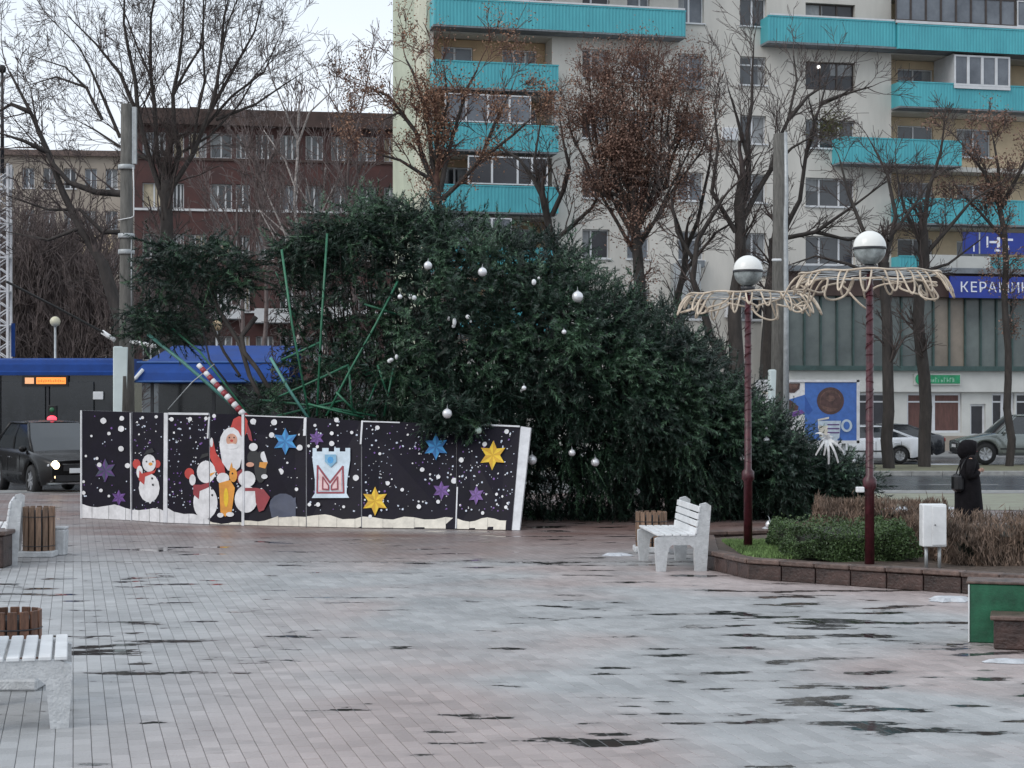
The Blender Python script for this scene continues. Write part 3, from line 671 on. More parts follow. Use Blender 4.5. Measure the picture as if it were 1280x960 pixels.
decal('printed_penguin', [('black', ell(326, 584, 8, 20)), ('black', ell(317, 572, 8, 9)), ('white', ell(332, 572, 5.5, 8, rot=-.5)), ('orange', [(325, 578), (335, 578), (332, 586), (324, 584)]), ('skin', ell(313, 581, 5, 3)), ('white', ell(317, 559, 5.5, 5)), ('darkred', [(309, 528), (314, 540), (316, 552), (312, 550), (308, 538)]), ('white', ell(331, 596, 4, 3)), ('red', [(306.5, 521), (310, 526), (309, 540), (306.5, 545)])], Pr)
# crest with the letter M
P = pan(415)
cx = [('paleb', [(x0, 560.5), (x1, 560.5), (x1, 566), (x0, 566)]) for x0, x1 in ((391, 396), (403, 411), (418, 425), (432, 438))] + [('paleb', [(391, 565), (438, 565), (438, 576), (391, 576)]), ('paleb', [(391, 576), (438, 576), (434.5, 600), (394, 600)]), ('paleb', [(394, 600), (434.5, 600), (433.5, 617), (394, 617)]), ('paleb', [(394, 617), (433.5, 617), (437, 623), (390, 623)])]
def stroke(pts, w_):
    out = []
    for k in range(len(pts) - 1):
        (x0, y0), (x1, y1) = pts[k], pts[k + 1]; l_ = math.hypot(x1 - x0, y1 - y0); nx, ny = -(y1 - y0) / l_ * w_ / 2, (x1 - x0) / l_ * w_ / 2; ex, ey = (x1 - x0) / l_ * w_ * .3, (y1 - y0) / l_ * w_ * .3
        out.append([(x0 + nx - ex, y0 + ny - ey), (x1 + nx + ex, y1 + ny + ey), (x1 - nx + ex, y1 - ny + ey), (x0 - nx - ex, y0 - ny - ey)])
    return out
for s in [[(397, 616.5), (397.5, 583)], [(397.5, 583), (413, 604)], [(413, 604), (429, 584)], [(429, 584), (430, 616.5)], [(430, 616.5), (397, 616.5)]]: cx += [('maroon', q) for q in stroke(s, 2.4)]
cx += [('pink', [(399.5, 614), (399.8, 589), (412, 605), (412, 614)]), ('pink', [(414.5, 614), (414.5, 605), (427, 589), (427.6, 614)])]
for s in [[(404, 612), (404.2, 597)], [(404.2, 597), (411.5, 608)], [(411.5, 608), (411.5, 613)], [(415, 613), (415, 608)], [(415, 608), (422.6, 597)], [(422.6, 597), (423, 612)], [(404, 612), (411.5, 612.8)], [(423, 612), (415, 612.8)]]: cx += [('maroon', q) for q in stroke(s, 1.8)]
cx += [('lightblue', [(407, 569), (421, 569), (421.5, 578), (414.5, 585), (407, 578)]), ('blue', ell(414, 576, 4, 4.5, 8))]
decal('printed_crest', cx, P)
# bright frame edges and posts
def post(px0, py0, px1, py1, wd, dp=.03, name='frame_edge', off=.018):
    a, n = fp(px0, py0); c_, _ = fp(px1, py1); n = n if n.y < 0 else -n; b = MB(); D = (c_ - a); side = D.cross(n).normalized() * wd / 2; f = n * off; k = n * (off - dp)
    q = [a - side, a + side, c_ + side, c_ - side]; A_ = [p + f for p in q]; B_ = [p + k for p in q]
    b.poly(A_); b.poly(B_[::-1])
    for j in range(4): b.poly([A_[j], B_[j], B_[(j + 1) % 4], A_[(j + 1) % 4]])
    return b.build(name, M['frame_white'], hoard)
post(102, 513, 102, 648, .035); post(208, 516, 207, 653, .085); post(211, 517, 261, 517.5, .04); post(304, 518, 304, 657, .05)
post(163.5, 516, 164.5, 651, .022); post(382, 522, 381, 545, .05); post(307, 519.5, 380, 522, .02); post(453, 526, 451, 556, .03); post(454, 527, 500, 528.5, .022); post(572, 610, 570, 661, .022); post(596, 531, 650, 533.5, .03); post(262, 521, 260, 548, .03)
# thick white end board leaning with the last panel
B1, T1 = FC[8]; b = MB(); s = Vector((.13, -.02, 0)); bk = Vector((.02, .20, 0))
q = [B1 + Vector((0, 0, .01)), B1 + s + Vector((0, 0, .01)), T1 + s + Vector((.05, 0, -.03)), T1]
b.poly(q); b.poly([p + bk for p in q][::-1])
for j in range(4): b.poly([q[(j + 1) % 4], q[j], q[j] + bk, q[(j + 1) % 4] + bk])
b.build('end_board', M['frame_white'], hoard)
for i in range(1, 8):      # timber props behind
    B_, T_ = FC[i]; b = MB(); b.tube([T_ * .8 + B_ * .2 + Vector((0, .06, 0)), (B_.x, B_.y + .75 + ST[i][3] * .3, 0.02)], .025, 4); b.build('prop', M['wood_tan'], hoard)

# ================================================================ FALLEN CHRISTMAS TREE
TR = [(352, 312, 34.6), (400, 290, 34.8), (440, 272, 35), (500, 264, 35), (600, 272, 34.8), (700, 312, 34.5), (760, 350, 34.4), (850, 405, 34.2), (925, 492, 34.1), (965, 530, 34.0), (1010, 562, 34.0), (1045, 586, 34.0), (1082, 606, 34.0)]
TX = np.array([W(a, c_, d).x for a, c_, d in TR]); TZ = np.array([W(a, c_, d).z for a, c_, d in TR]); TD = np.array([d for *_, d in TR])
tree = thing('christmas_tree', 'huge toppled artificial Christmas tree lying on its side behind the hoarding', 'christmas tree', (0, 0, 0))
def fence_front(x, z):
    """smallest allowed y just behind the leaning hoarding, or -inf where there is none"""
    for i in range(8):
        (B0, T0), (B1, T1) = FC[i], FC[i + 1]
        if B0.x - .1 <= x <= B1.x + (.3 if i == 7 else 0):
            t = min(max(z / max(T0.z, .1), 0), 1); a = (x - B0.x) / (B1.x - B0.x); return (B0.y * (1 - a) + B1.y * a) + t * ((T0.y - B0.y) * (1 - a) + (T1.y - B1.y) * a) + .12
    return -1e9
def tuft_template(seed, nn=42, L_=.50, spread=.066):
    r = np.random.RandomState(seed); V = []
    for k in range(nn):
        t = (k + .5) / nn; a = r.uniform(0, 2 * math.pi); tip = spread * (1.15 - .55 * t) * r.uniform(.7, 1.3); w_ = .0105
        bx_ = t * L_; d = np.array([.75 + r.uniform(-.2, .3), math.cos(a), math.sin(a)]); d /= np.linalg.norm(d); s = np.cross(d, [1, .2, .1]); s /= np.linalg.norm(s) + 1e-6
        p = np.array([bx_, 0, 0]); V += [p - s * w_, p + s * w_, p + d * tip * 1.5]
    s = .006
    V += [np.array([0, -s, -s]), np.array([0, s, s]), np.array([L_, 0, 0])]
    return np.array(V)
TT = [tuft_template(k) for k in range(6)]
def place_tufts(P, D, S, rs):
    """P positions, D directions (unit), S scales -> vertex array of triangles"""
    out = []
    ups = rs.normal(0, 1, P.shape); Y = np.cross(D, ups); Y /= np.linalg.norm(Y, axis=1)[:, None]; Z = np.cross(D, Y)
    idx = rs.randint(0, len(TT), len(P))
    for k in range(len(TT)):
        m = idx == k
        if not m.any(): continue
        T = TT[k][None] * S[m][:, None, None]
        out.append((P[m][:, None, :] + T[..., 0:1] * D[m][:, None, :] + T[..., 1:2] * Y[m][:, None, :] + T[..., 2:3] * Z[m][:, None, :]).reshape(-1, 3))
    return np.concatenate(out)
rs = np.random.RandomState(21)
n = 11500
u = rs.rand(n) ** .9; X = TX[0] + (TX[-1] - TX[0]) * u
ztop = np.interp(X, TX, TZ) * (1 + .07 * np.array([mnoise.noise(Vector((float(x) * 1.4, 2.2, 0))) for x in X])); yc = np.interp(X, TX, TD); h2 = ztop / 2
th = rs.uniform(0, 2 * math.pi, n); front = rs.rand(n) < .62; th = np.where(front & (np.cos(th) > .35), math.pi - th, th)      # more on the side that faces the square
lump = np.array([mnoise.noise(Vector((x * .9, t * 1.6, 3.3))) for x, t in zip(X, th)])
rad = np.clip(1 - np.abs(rs.normal(0, .14, n)) + lump * .26 - .05, .3, 1.12)
hr = np.where(X > 5.0, h2 * 1.05 + .1, h2)
Y = yc + np.cos(th) * rad * np.minimum(h2, 2.95) ; Z = h2 + np.sin(th) * rad * h2
# tips point backwards along the axis (to the trunk foot's side they spread outwards)
D = np.stack([rs.normal(-.10, .42, n) + .20, np.cos(th) * .8 + rs.normal(0, .28, n), np.sin(th) * .7 - .38 + rs.normal(0, .26, n)], 1); D /= np.linalg.norm(D, axis=1)[:, None]
keep = np.ones(n, bool)
for i in range(n):
    z = Z[i]; 
    if z < .06: Z[i] = .06 + rs.rand() * .15
    ff = fence_front(X[i], z)
    pxx = X[i] / Y[i] * F + 640
    if pxx < 500 and Y[i] < 33.6: Y[i] = 33.6 + rs.rand()
    if Y[i] < ff + .3 and z < 1.9:
        Y[i] = ff + .3 + rs.rand() * .4; D[i, 1] = abs(D[i, 1]) * .2
    px = X[i] / Y[i] * F + 640
    if px < 430 and rs.rand() < .10 + (.10 if z < 4.6 else 0): keep[i] = False       # bare, broken side by the trunk foot
    if 330 < px < 480 and z < 3.6 and rs.rand() < .08: keep[i] = False
    if mnoise.noise(Vector((X[i] * 1.5, Y[i] * 1.5, Z[i] * 1.5))) < -.33: keep[i] = False
P_ = np.stack([X, Y, Z], 1)[keep]; D = D[keep]; S = rs.uniform(.65, 1.35, len(P_))
bp, bd_ = [], []
for q in range(300):          # single boughs that stick out of the outline
    u_ = rs.rand() ** .8; x = TX[1] + (TX[-1] - TX[1]) * u_; zt = float(np.interp(x, TX, TZ)); a = rs.uniform(-.35, math.pi + .6); y0 = float(np.interp(x, TX, TD)); rr0 = min(zt / 2, 2.9) * .85
    p = Vector((x, y0 - math.cos(a) * rr0 * .8, zt / 2 + math.sin(a) * zt / 2 * .9)); d = Vector((rs.normal(-.35, .5), -math.cos(a), math.sin(a) * .9 + rs.normal(0, .3))).normalized(); ln = rs.uniform(.25, .75) * min(1, .35 + zt / 5)
    if p.z < 2.2 and p.y < fence_front(p.x, p.z) + .8: continue
    if p.z < .4: continue
    for k in range(7):
        f_ = k / 6; q_ = p + d * ln * (.1 + f_) + Vector(rs.normal(0, .05, 3)) - Vector((0, 0, .12 * f_ * f_)); bp.append(q_[:]); e_ = (d + Vector(rs.normal(0, .45, 3))).normalized(); bd_.append(e_[:])
P_ = np.concatenate([P_, np.array(bp)]); D = np.concatenate([D, np.array(bd_)]); S = np.concatenate([S, rs.uniform(.45, .85, len(bp))])
V = place_tufts(P_, D, S, rs); hi = rs.rand(len(V) // 3)
# lighter needles in patches: foliage highlights put into the colour
cen = V.reshape(-1, 3, 3).mean(1)
tuftn = 43
nl = np.array([mnoise.noise(Vector((float(c0) * .75, float(c1) * .75, float(c2) * .75 + 8))) for c0, c1, c2 in cen[::tuftn]])
mi = (np.repeat(nl, tuftn)[:len(cen)] > .16).astype(np.int32)
tr_ = np.repeat(rs.rand(len(nl) + 1), tuftn)[:len(mi)]; mi = np.where(tr_ < .10, 1, mi); mi = np.where((tr_ > .9) | (rs.rand(len(mi)) < .35), 0, mi)
npmesh('foliage', V, np.arange(len(V)).reshape(-1, 3), [M['needle'], M['needle_light']], parent=tree, kind='stuff', mi=mi)
# the dim inside of the cone: dense twigs and a mast
b = MB()
A0 = Vector((W(400, 470, 35).x, 35, 3.0)); B0_ = Vector((W(1090, 612, 34).x, 34, .75))
b.tube([A0, A0.lerp(B0_, .4), A0.lerp(B0_, .8), B0_], [.2, .16, .09, .03], 10); b.build('mast', M['green_pipe'], tree)
b = MB(); rr = random.Random(8)
for k in range(620):
    t = rr.random() ** .9; c_ = A0.lerp(B0_, t); ztp = float(np.interp(c_.x, TX, TZ)); r0 = ztp / 2 * .93; a = rr.uniform(0, 2 * math.pi)
    e = Vector((c_.x - .25 + rr.uniform(-.3, .3), c_.y + math.cos(a) * min(r0, 2.6), max(.08, ztp / 2 + math.sin(a) * r0)))
    if e.z < 2.1 and e.y < fence_front(e.x, e.z) + .2: continue
    b.tube([c_, c_.lerp(e, .5) + Vector((0, 0, .12)), e], [.02, .014, .008], 4, cap=False)
b.build('branch', M['trunk'], tree, kind='stuff')
# dark inner mass so daylight only leaks through at the edges: crumpled branch mats
r = np.random.RandomState(4); n = 8500
u = r.rand(n); X = TX[0] + .3 + (TX[-1] - TX[0] - .6) * u; zt = np.interp(X, TX, TZ); th = r.uniform(0, 2 * math.pi, n); q = np.sqrt(r.rand(n)) * .82
yc = np.interp(X, TX, TD)
P_ = np.stack([X, yc + np.cos(th) * q * np.minimum(zt / 2, 2.6), zt / 2 + np.sin(th) * q * zt / 2], 1)
ok = np.array([not (p[2] < 2.1 and p[1] < fence_front(p[0], p[2]) + .35) for p in P_]); P_ = P_[ok]; n = len(P_)
d1 = r.normal(0, 1, (n, 3)); d1 /= np.linalg.norm(d1, axis=1)[:, None]; d2 = np.cross(d1, r.normal(0, 1, (n, 3))); d2 /= np.linalg.norm(d2, axis=1)[:, None]
s = r.uniform(.12, .34, n)[:, None] * np.where(P_[:, 0:1] < -2.2, .38, 1.0)
V = np.stack([P_ - d1 * s, P_ + d2 * s * .2, P_ + d1 * s, P_ - d2 * s * .2], 1).reshape(-1, 3)
npmesh('inner_bough', V, np.arange(n * 4).reshape(-1, 4), M['needle'], parent=tree, kind='stuff')
# tangle of bare brown wires and twigs where the needles were stripped
b = MB(); rr = random.Random(18)
for k in range(1500):
    px = rr.uniform(338, 480); py = rr.uniform(300, 520)
    if rr.random() < (px - 400) / 110: continue
    p = W(px, py, 33.9 + rr.uniform(-.3, 1.3))
    if p.z < 2.1 and p.y < fence_front(p.x, p.z) + .2: continue
    d = Vector((rr.gauss(0, 1), rr.gauss(0, .5), rr.gauss(-.3, 1))).normalized(); e = Vector((rr.gauss(0, 1), rr.gauss(0, .5), rr.gauss(-.6, 1))).normalized(); l_ = rr.uniform(.12, .34)
    b.tube([p, p + d * l_ * .5, p + d * l_ * .6 + e * l_ * .5], [.011, .009, .005], 3, m=0 if rr.random() < .7 else 1, cap=False)
b.build('stripped_twigs', [M['twig'], M['twig_pale']], tree, kind='stuff')
# struts of the broken foot
def pipe(pts, r_, m, name='strut'):
    b = MB(); b.tube([W(*p) for p in pts], r_, 6); return b.build(name, m, tree)
gp, tp_ = M['green_pipe'], M['teal_pipe']
for pts in [[(352, 312, 32.9), (365, 405, 32.8), (388, 528, 32.7)], [(409, 292, 33.0), (402, 400, 32.9), (396, 520, 32.8)], [(497, 352, 33.0), (470, 405, 32.9), (438, 462, 32.8), (408, 520, 32.7)], [(322, 508, 33.4), (380, 482, 33.0), (436, 456, 32.8)],
            [(352, 450, 33.4), (400, 428, 33.2)], [(436, 458, 32.9), (441, 520, 32.8)], [(472, 456, 33.0), (484, 492, 33.0)], [(492, 460, 33.0), (480, 520, 33.0)], [(385, 505, 32.7), (455, 522, 32.7)], [(325, 500, 33.2), (400, 508, 32.9), (470, 520, 32.8)], [(420, 490, 32.7), (445, 515, 32.7)], [(470, 480, 33.2), (455, 515, 33)], [(346, 520, 33.2), (430, 500, 33.0)], [(455, 380, 33.6), (520, 400, 33.8)], [(345, 340, 34), (400, 470, 34.6)]]:
    pipe(pts, .022, gp)
pipe([(338, 447, 32.7), (360, 485, 32.6), (390, 530, 32.5)], .03, tp_)
pipe([(185, 418, 34.0), (228, 452, 33.8), (300, 515, 33.4)], .035, tp_); pipe([(200, 398, 34.1), (250, 440, 33.8), (312, 520, 33.3)], .022, gp)
pipe([(208, 335, 34.3), (245, 375, 34.2), (262, 450, 34), (285, 480, 33.8)], .02, M['dark_metal'])
for pts, r_ in [([(330, 505, 33.3), (312, 470, 33.5), (300, 430, 33.7), (272, 385, 34.0), (258, 345, 34.1), (225, 318, 34.2)], .045), ([(345, 500, 33.3), (322, 462, 33.5), (305, 440, 33.6), (302, 420, 33.7), (320, 396, 33.8)], .05), ([(300, 470, 33.6), (280, 440, 33.9), (262, 400, 34.0)], .03), ([(258, 350, 34.1), (300, 330, 34.1), (318, 318, 34.1)], .03), ([(272, 385, 34), (225, 375, 34.2), (175, 372, 34.3)], .03), ([(262, 400, 34), (215, 420, 34.1), (172, 405, 34.2)], .03)]:
    pipe(pts, r_, M['trunk'], 'bent_branch')
b = MB(); p0, p1 = W(248, 456, 33.0), W(310, 524, 32.6)       # candy striped rod
for k in range(14): b.tube([p0.lerp(p1, k / 14), p0.lerp(p1, (k + 1) / 14)], .05 + .018 * (k / 14), 8, m=k % 2)
b.build('striped_rod', [PRN['white'], PRN['darkred']], tree)
b = MB(); b.tube([W(210, 512, 33.4), W(240, 478, 33.3), W(268, 455, 33.2)], .012, 4); b.build('guy_wire', M['galv'], tree)
# the torn-off lower bough on the left
r = np.random.RandomState(14); Pn = []; Dn = []
for (cx_, cy_, rx, ry, k) in [(262, 322, 44, 28, 170), (298, 345, 22, 26, 90), (205, 362, 34, 26, 75), (176, 402, 26, 20, 75), (212, 408, 28, 20, 100), (262, 382, 26, 24, 50), (225, 330, 36, 30, 60), (196, 320, 20, 20, 60), (412, 292, 34, 16, 90), (362, 312, 18, 18, 60), (404, 268, 10, 8, 16), (425, 315, 60, 30, 130), (500, 285, 60, 25, 250), (330, 500, 20, 18, 60), (562, 518, 42, 20, 171), (500, 508, 40, 14, 70)]:
    for q in range(k):
        a = r.uniform(0, 2 * math.pi); s_ = math.sqrt(r.rand()); px = cx_ + rx * s_ * math.cos(a); py = cy_ + ry * s_ * math.sin(a)
        d = (34.1 if px < 330 else (33.9 if py < 400 else 32.9)) + r.normal(0, .28); p = W(px, py, d)
        if k == 171: p = W(px, py, 31.45 + r.normal(0, .08))
        elif p.z < 2 and p.y < fence_front(p.x, p.z) + .3: continue
        Pn.append(p[:]); Dn.append((r.normal(0, .8), r.normal(0, .6), r.normal(-.25, .6)))
Pn = np.array(Pn); Dn = np.array(Dn); Dn /= np.linalg.norm(Dn, axis=1)[:, None]
V = place_tufts(Pn, Dn, r.uniform(.7, 1.25, len(Pn)), r)
mi = (np.repeat(r.rand(len(Pn) + 9), tuftn)[:len(V) // 3] > .84).astype(np.int32)
npmesh('torn_bough', V, np.arange(len(V)).reshape(-1, 3), [M['needle'], M['needle_light']], parent=tree, kind='stuff', mi=mi)
# ---- baubles: hang from the tree, things of their own
BAUB = [(535, 332, 6, 'topmost silver bauble, near the upper left of the fallen tree'), (603, 340, 6.5, 'silver bauble near the top edge, second from the left in the high row'), (722, 371, 8, 'large silver bauble on the upper right slope of the tree'), (559, 517, 7, 'silver bauble just above the top of the hoarding'),
    (665, 575, 7, 'silver bauble just right of the white end of the hoarding'), (715, 566, 5, 'small silver bauble low in the tree, between two larger ones'), (744, 578, 6, 'silver bauble low in the middle of the tree'), (796, 615, 5, 'silver bauble low on the tree above the white bench'),
    (958, 551, 5, 'dull silver bauble on the slope, right of the left lamp post'), (928, 573, 3.5, 'tiny silver bauble touching the left lamp post'), (958, 537, 3, 'tiny silver bauble high on the slope near the billboard'), (967, 586, 3.5, 'tiny silver bauble below the dull one near the left lamp'),
    (598, 538, 5, 'greenish white bauble hanging over the right end of the hoarding'), (1068, 578, 5, 'silver bauble at the very tip of the tree beside the tall lamp'), (962, 657, 6, 'white bauble dropped on the planter edge'), (705, 415, 3.5, 'tiny silver bauble in the middle of the dark foliage'), (500, 371, 3.5, 'small silver bauble beside white ornament scraps'), (655, 485, 3.5, 'tiny pale bauble left of centre in the foliage')]
for (px, py, rr_, lb) in BAUB:
    x_ = W(px, py, 32).x
    hh = float(np.interp(x_, TX, TZ)); dd = 34.4 - math.sqrt(max(.04, 1 - ((W(px, py, 33).z - hh / 2) / (hh / 2)) ** 2)) * min(hh / 2, 2.95) * 1.03 - .22
    if lb.startswith('greenish') or 'above the top of the hoard' in lb: dd = 31.35 if lb.startswith('greenish') else 31.0
    if 'planter' in lb: dd = 27.35
    c_ = W(px, py, dd); R_ = .88 * rr_ / (F / dd)
    if 'planter' in lb: c_.z = HZ + R_
    t = thing('bauble', lb, 'bauble', c_, 0, 'baubles on the fallen Christmas tree')
    b = MB(); b.sphere((0, 0, 0), R_, 20, 12); b.build('ball', M['silver'] if not lb.startswith('greenish') else pm('pale_green_bauble', (.5, .62, .55), .2), t)
    b = MB(); b.lathe([(R_ * .22, R_ * .95), (R_ * .22, R_ * 1.12), (R_ * .05, R_ * 1.16)], 8); b.tube([(0, 0, R_ * 1.1), (0, .05, R_ * 1.6), (0, .16, R_ * 1.9)], .005, 4); b.build('cap', M['galv'], t)
# ornament scraps (white ribbon bows / lamps) and the tree topper
def ribbon(px, py, d, s, lb, seed, n=5, name='ribbon_bow', cat='ornament'):
    r_ = random.Random(seed); c_ = W(px, py, d); t = thing(name, lb, cat, c_, 0, 'white ornaments on the fallen tree')
    for k in range(n):
        a = 2 * math.pi * k / n + r_.uniform(-.4, .4); L_ = s * r_.uniform(.45, 1.1); b = MB(); pts = []; w_ = s * (.16 if n > 6 else .42)
        dx, dz = math.cos(a), math.sin(a); ox, oz = -dz * w_ / 2, dx * w_ / 2; pr_ = None
        for q in range(6):
            v = q / 5; p = Vector((dx * L_ * v, -.10 * math.sin(v * 3), dz * L_ * v - .5 * s * v * v)); cur = (p + Vector((ox, .01, oz)) * (1 - .4 * v), p - Vector((ox, -.01, oz)) * (1 - .4 * v))
            if pr_: b.poly([pr_[0], cur[0], cur[1], pr_[1]])
            pr_ = cur
        o = b.build('ribbon', M['white_paint'], t)
        md = o.modifiers.new('s', 'SOLIDIFY'); md.thickness = .008
    return t
ribbon(1033, 548, 33.0, .34, 'white star topper ribbons near the tip of the fallen tree', 1, 9, 'tree_topper', 'tree topper')
for k, (x, y, s, l_) in enumerate([(515, 372, .14, 'small white bow left of the centre top of the tree'), (565, 402, .17, 'pale blue-white bow cluster in the upper middle of the tree'), (585, 398, .10, 'tiny white bow right of the pale bow cluster'), (492, 448, .16, 'white bow above the strut ends, left half of the tree'), (670, 350, .12, 'small white bow on the upper slope, left of the large bauble'), (876, 462, .12, 'small white bow on the right slope near the bare trees'), (652, 487, .09, 'tiny white bow beside the tiny pale bauble'), (500, 262, .12, 'white bow on the topmost spray of the tree')]):
    dd = 31.9 if 300 < y < 460 else 33.0
    r_ = random.Random(k); c_ = W(x, y, 31.8 if y > 300 and y != 462 else 34.2); t = thing('ornament', l_, 'ornament', c_, 0, 'white ornaments on the fallen tree')
    for q in range(3): b = MB(); b.sphere((r_.uniform(-.5, .5) * s, r_.uniform(-.05, .05), r_.uniform(-.6, .6) * s), s * r_.uniform(.22, .42), 7, 5, sx=r_.uniform(.5, 1), sz=r_.uniform(.6, 1.3)); b.build('scrap', M['white_paint'], t)
# red fruit cluster on the car roof is a far traffic light, see the street part
# ================================================================ PERSON
M['coat'] = pm('black_coat_cloth', (.010, .009, .011), .9, .3, 10, bump=.3, spec=.15)
M['skin'] = pm('skin', (.45, .27, .20), .55, .1, 8); M['hair'] = pm('dark_hood_fur', (.012, .010, .012), .9, .4, 20, bump=.5)
M['bag'] = pm('black_leather', (.012, .012, .014), .35, .2, 9)
pd = 29.6; c_ = W(1211, 640, pd)
ps = thing('person', 'person in a long black hooded coat with a black shoulder bag, standing beyond the hedge', 'person', (c_.x, pd, 0), 0)
# local frame: facing +x (to the right of the picture); y away from the camera
def skin_body():
    J = {'pelvis': ((0, 0, .92), .14), 'waist': ((0, 0, 1.05), .125), 'chest': ((.02, 0, 1.24), .14), 'neckb': ((.01, 0, 1.38), .06), 'neck': ((.03, 0, 1.44), .052), 'head': ((.05, 0, 1.54), .092), 'crown': ((.04, 0, 1.60), .07),
         'hl': ((0, -.10, .88), .09), 'kl': ((.03, -.11, .48), .062), 'al': ((-.02, -.11, .09), .042), 'tl': ((.13, -.12, .04), .035), 'hr': ((0, .10, .88), .09), 'kr': ((.0, .11, .48), .062), 'ar': ((-.05, .11, .09), .042), 'tr': ((.10, .12, .04), .035),
         'sl': ((0, -.17, 1.33), .06), 'el': ((-.03, -.23, 1.05), .045), 'wl': ((.12, -.17, 1.14), .03), 'pl_': ((.17, -.12, 1.17), .028), 'sr': ((0, .17, 1.33), .06), 'er': ((.0, .22, 1.06), .045), 'wr': ((.13, .14, 1.14), .03), 'pr_': ((.18, .09, 1.16), .028),
         'nose': ((.142, 0, 1.53), .014), 'chin': ((.11, 0, 1.465), .03)}
    E = [('pelvis', 'waist'), ('waist', 'chest'), ('chest', 'neckb'), ('neckb', 'neck'), ('neck', 'head'), ('head', 'crown'), ('pelvis', 'hl'), ('hl', 'kl'), ('kl', 'al'), ('al', 'tl'), ('pelvis', 'hr'), ('hr', 'kr'), ('kr', 'ar'), ('ar', 'tr'), ('chest', 'sl'), ('sl', 'el'), ('el', 'wl'), ('wl', 'pl_'), ('chest', 'sr'), ('sr', 'er'), ('er', 'wr'), ('wr', 'pr_'), ('head', 'nose'), ('neck', 'chin')]
    for s_, p in (('l', 'pl_'), ('r', 'pr_')):       # fingers
        base = Vector(J[p][0])
        for k, (dz, ln) in enumerate([(.030, .055), (.01, .07), (-.01, .065), (-.03, .05)]):
            J[f'f{s_}{k}'] = ((base.x + ln * .6, base.y - .0, base.z + dz), .0095); J[f'g{s_}{k}'] = ((base.x + ln, base.y + .02, base.z + dz - .02), .008); E += [(p, f'f{s_}{k}'), (f'f{s_}{k}', f'g{s_}{k}')]
        J[f't{s_}b'] = ((base.x + .01, base.y - .035, base.z + .03), .010); E.append((p, f't{s_}b'))
    names = list(J); me = bpy.data.meshes.new('body'); me.from_pydata([J[k][0] for k in names], [(names.index(a), names.index(c)) for a, c in E], [])
    o = bpy.data.objects.new('body', me); COL.objects.link(o); o.parent = ps
    sk = o.modifiers.new('skin', 'SKIN'); sk.use_smooth_shade = True
    for i, k in enumerate(names):
        v = me.skin_vertices[0].data[i]; v.radius = (J[k][1], J[k][1]); v.use_root = (k == 'pelvis')
    o.modifiers.new('sub', 'SUBSURF').levels = 2; o.modifiers['sub'].render_levels = 2
    me.materials.append(M['skin']); return o
skin_body()
def rings(sections, n=22, m=0, fold=0.0, seed=0):
    """sections: (cx, cy, z, rx, ry)"""
    b = MB(); i0 = 0; r_ = random.Random(seed)
    for (cx_, cy_, z, rx, ry) in sections:
        for q in range(n):
            a = 2 * math.pi * q / n; f = 1 + fold * math.sin(a * 5 + z * 3) * (1 - min(1, z / 1.2)) + fold * .5 * math.sin(a * 3 + 8 * z)
            b.v.append((cx_ + rx * f * math.cos(a), cy_ + ry * f * math.sin(a), z))
    for j in range(len(sections) - 1):
        for q in range(n):
            A, B = j * n, (j + 1) * n; b.f.append((A + q, A + (q + 1) % n, B + (q + 1) % n, B + q)); b.m.append(m); b.sm.append(True)
    b.f.append(tuple(range(n - 1, -1, -1))); b.m.append(m); b.sm.append(False); k = (len(sections) - 1) * n; b.f.append(tuple(range(k, k + n))); b.m.append(m); b.sm.append(True)
    return b
rings([(0, 0, .26, .25, .25), (0, 0, .45, .24, .25), (-.01, 0, .75, .225, .24), (-.01, 0, .95, .20, .22), (0, 0, 1.08, .165, .20), (.01, 0, 1.22, .165, .215), (.0, 0, 1.32, .15, .215), (0, 0, 1.38, .11, .16), (.01, 0, 1.43, .085, .09)], fold=.06).build('coat', M['coat'], ps)
for s, pts in ((-1, [(0, -.19, 1.33), (-.04, -.26, 1.18), (-.05, -.265, 1.05), (.04, -.235, 1.07), (.11, -.18, 1.13)]), (1, [(0, .19, 1.33), (-.0, .25, 1.18), (.02, .25, 1.07), (.06, .2, 1.09), (.12, .15, 1.14)])):
    b = MB(); b.tube(pts, [.085, .078, .07, .062, .05], 12); b.build('sleeve', M['coat'], ps)
# hood: open towards +x
b = MB(); n = 18; secs = [(.125, .098), (.11, .125), (.07, .142), (.02, .150), (-.04, .146), (-.09, .125), (-.125, .09), (-.142, .04)]
for (cx_, r_) in secs:
    for q in range(n):
        a = 2 * math.pi * q / n; b.v.append((cx_ - .028 + .015 * math.sin(a), r_ * .84 * math.cos(a), 1.55 + r_ * (.93 if math.sin(a) > 0 else 1.35) * math.sin(a)))
for j in range(len(secs) - 1):
    for q in range(n): A, B = j * n, (j + 1) * n; b.f.append((A + q, A + (q + 1) % n, B + (q + 1) % n, B + q)); b.m.append(0); b.sm.append(True)
k = (len(secs) - 1) * n; b.f.append(tuple(range(k, k + n))); b.m.append(0); b.sm.append(True)
o = b.build('hood', M['coat'], ps); md = o.modifiers.new('s', 'SOLIDIFY'); md.thickness = .018
b = MB(); b.tube([(.094 + .015 * math.sin(2 * math.pi * q / 20), .098 * math.cos(2 * math.pi * q / 20), 1.545 + .118 * math.sin(2 * math.pi * q / 20)) for q in range(20)], .022, 6, closed=True); b.build('hood_trim', M['hair'], ps)
rings([(.005, 0, 1.36, .13, .15), (.01, 0, 1.42, .115, .12), (.015, 0, 1.47, .10, .105)]).build('collar', M['hair'], ps)
for y in (-.033, .033):
    b = MB(); b.sphere((.128, y, 1.548), .010, 8, 6); b.build('eye', M['black'], ps)
b = MB(); b.box((.137, 0, 1.497), (.012, .045, .010)); b.build('mouth', PRN['darkred'], ps)
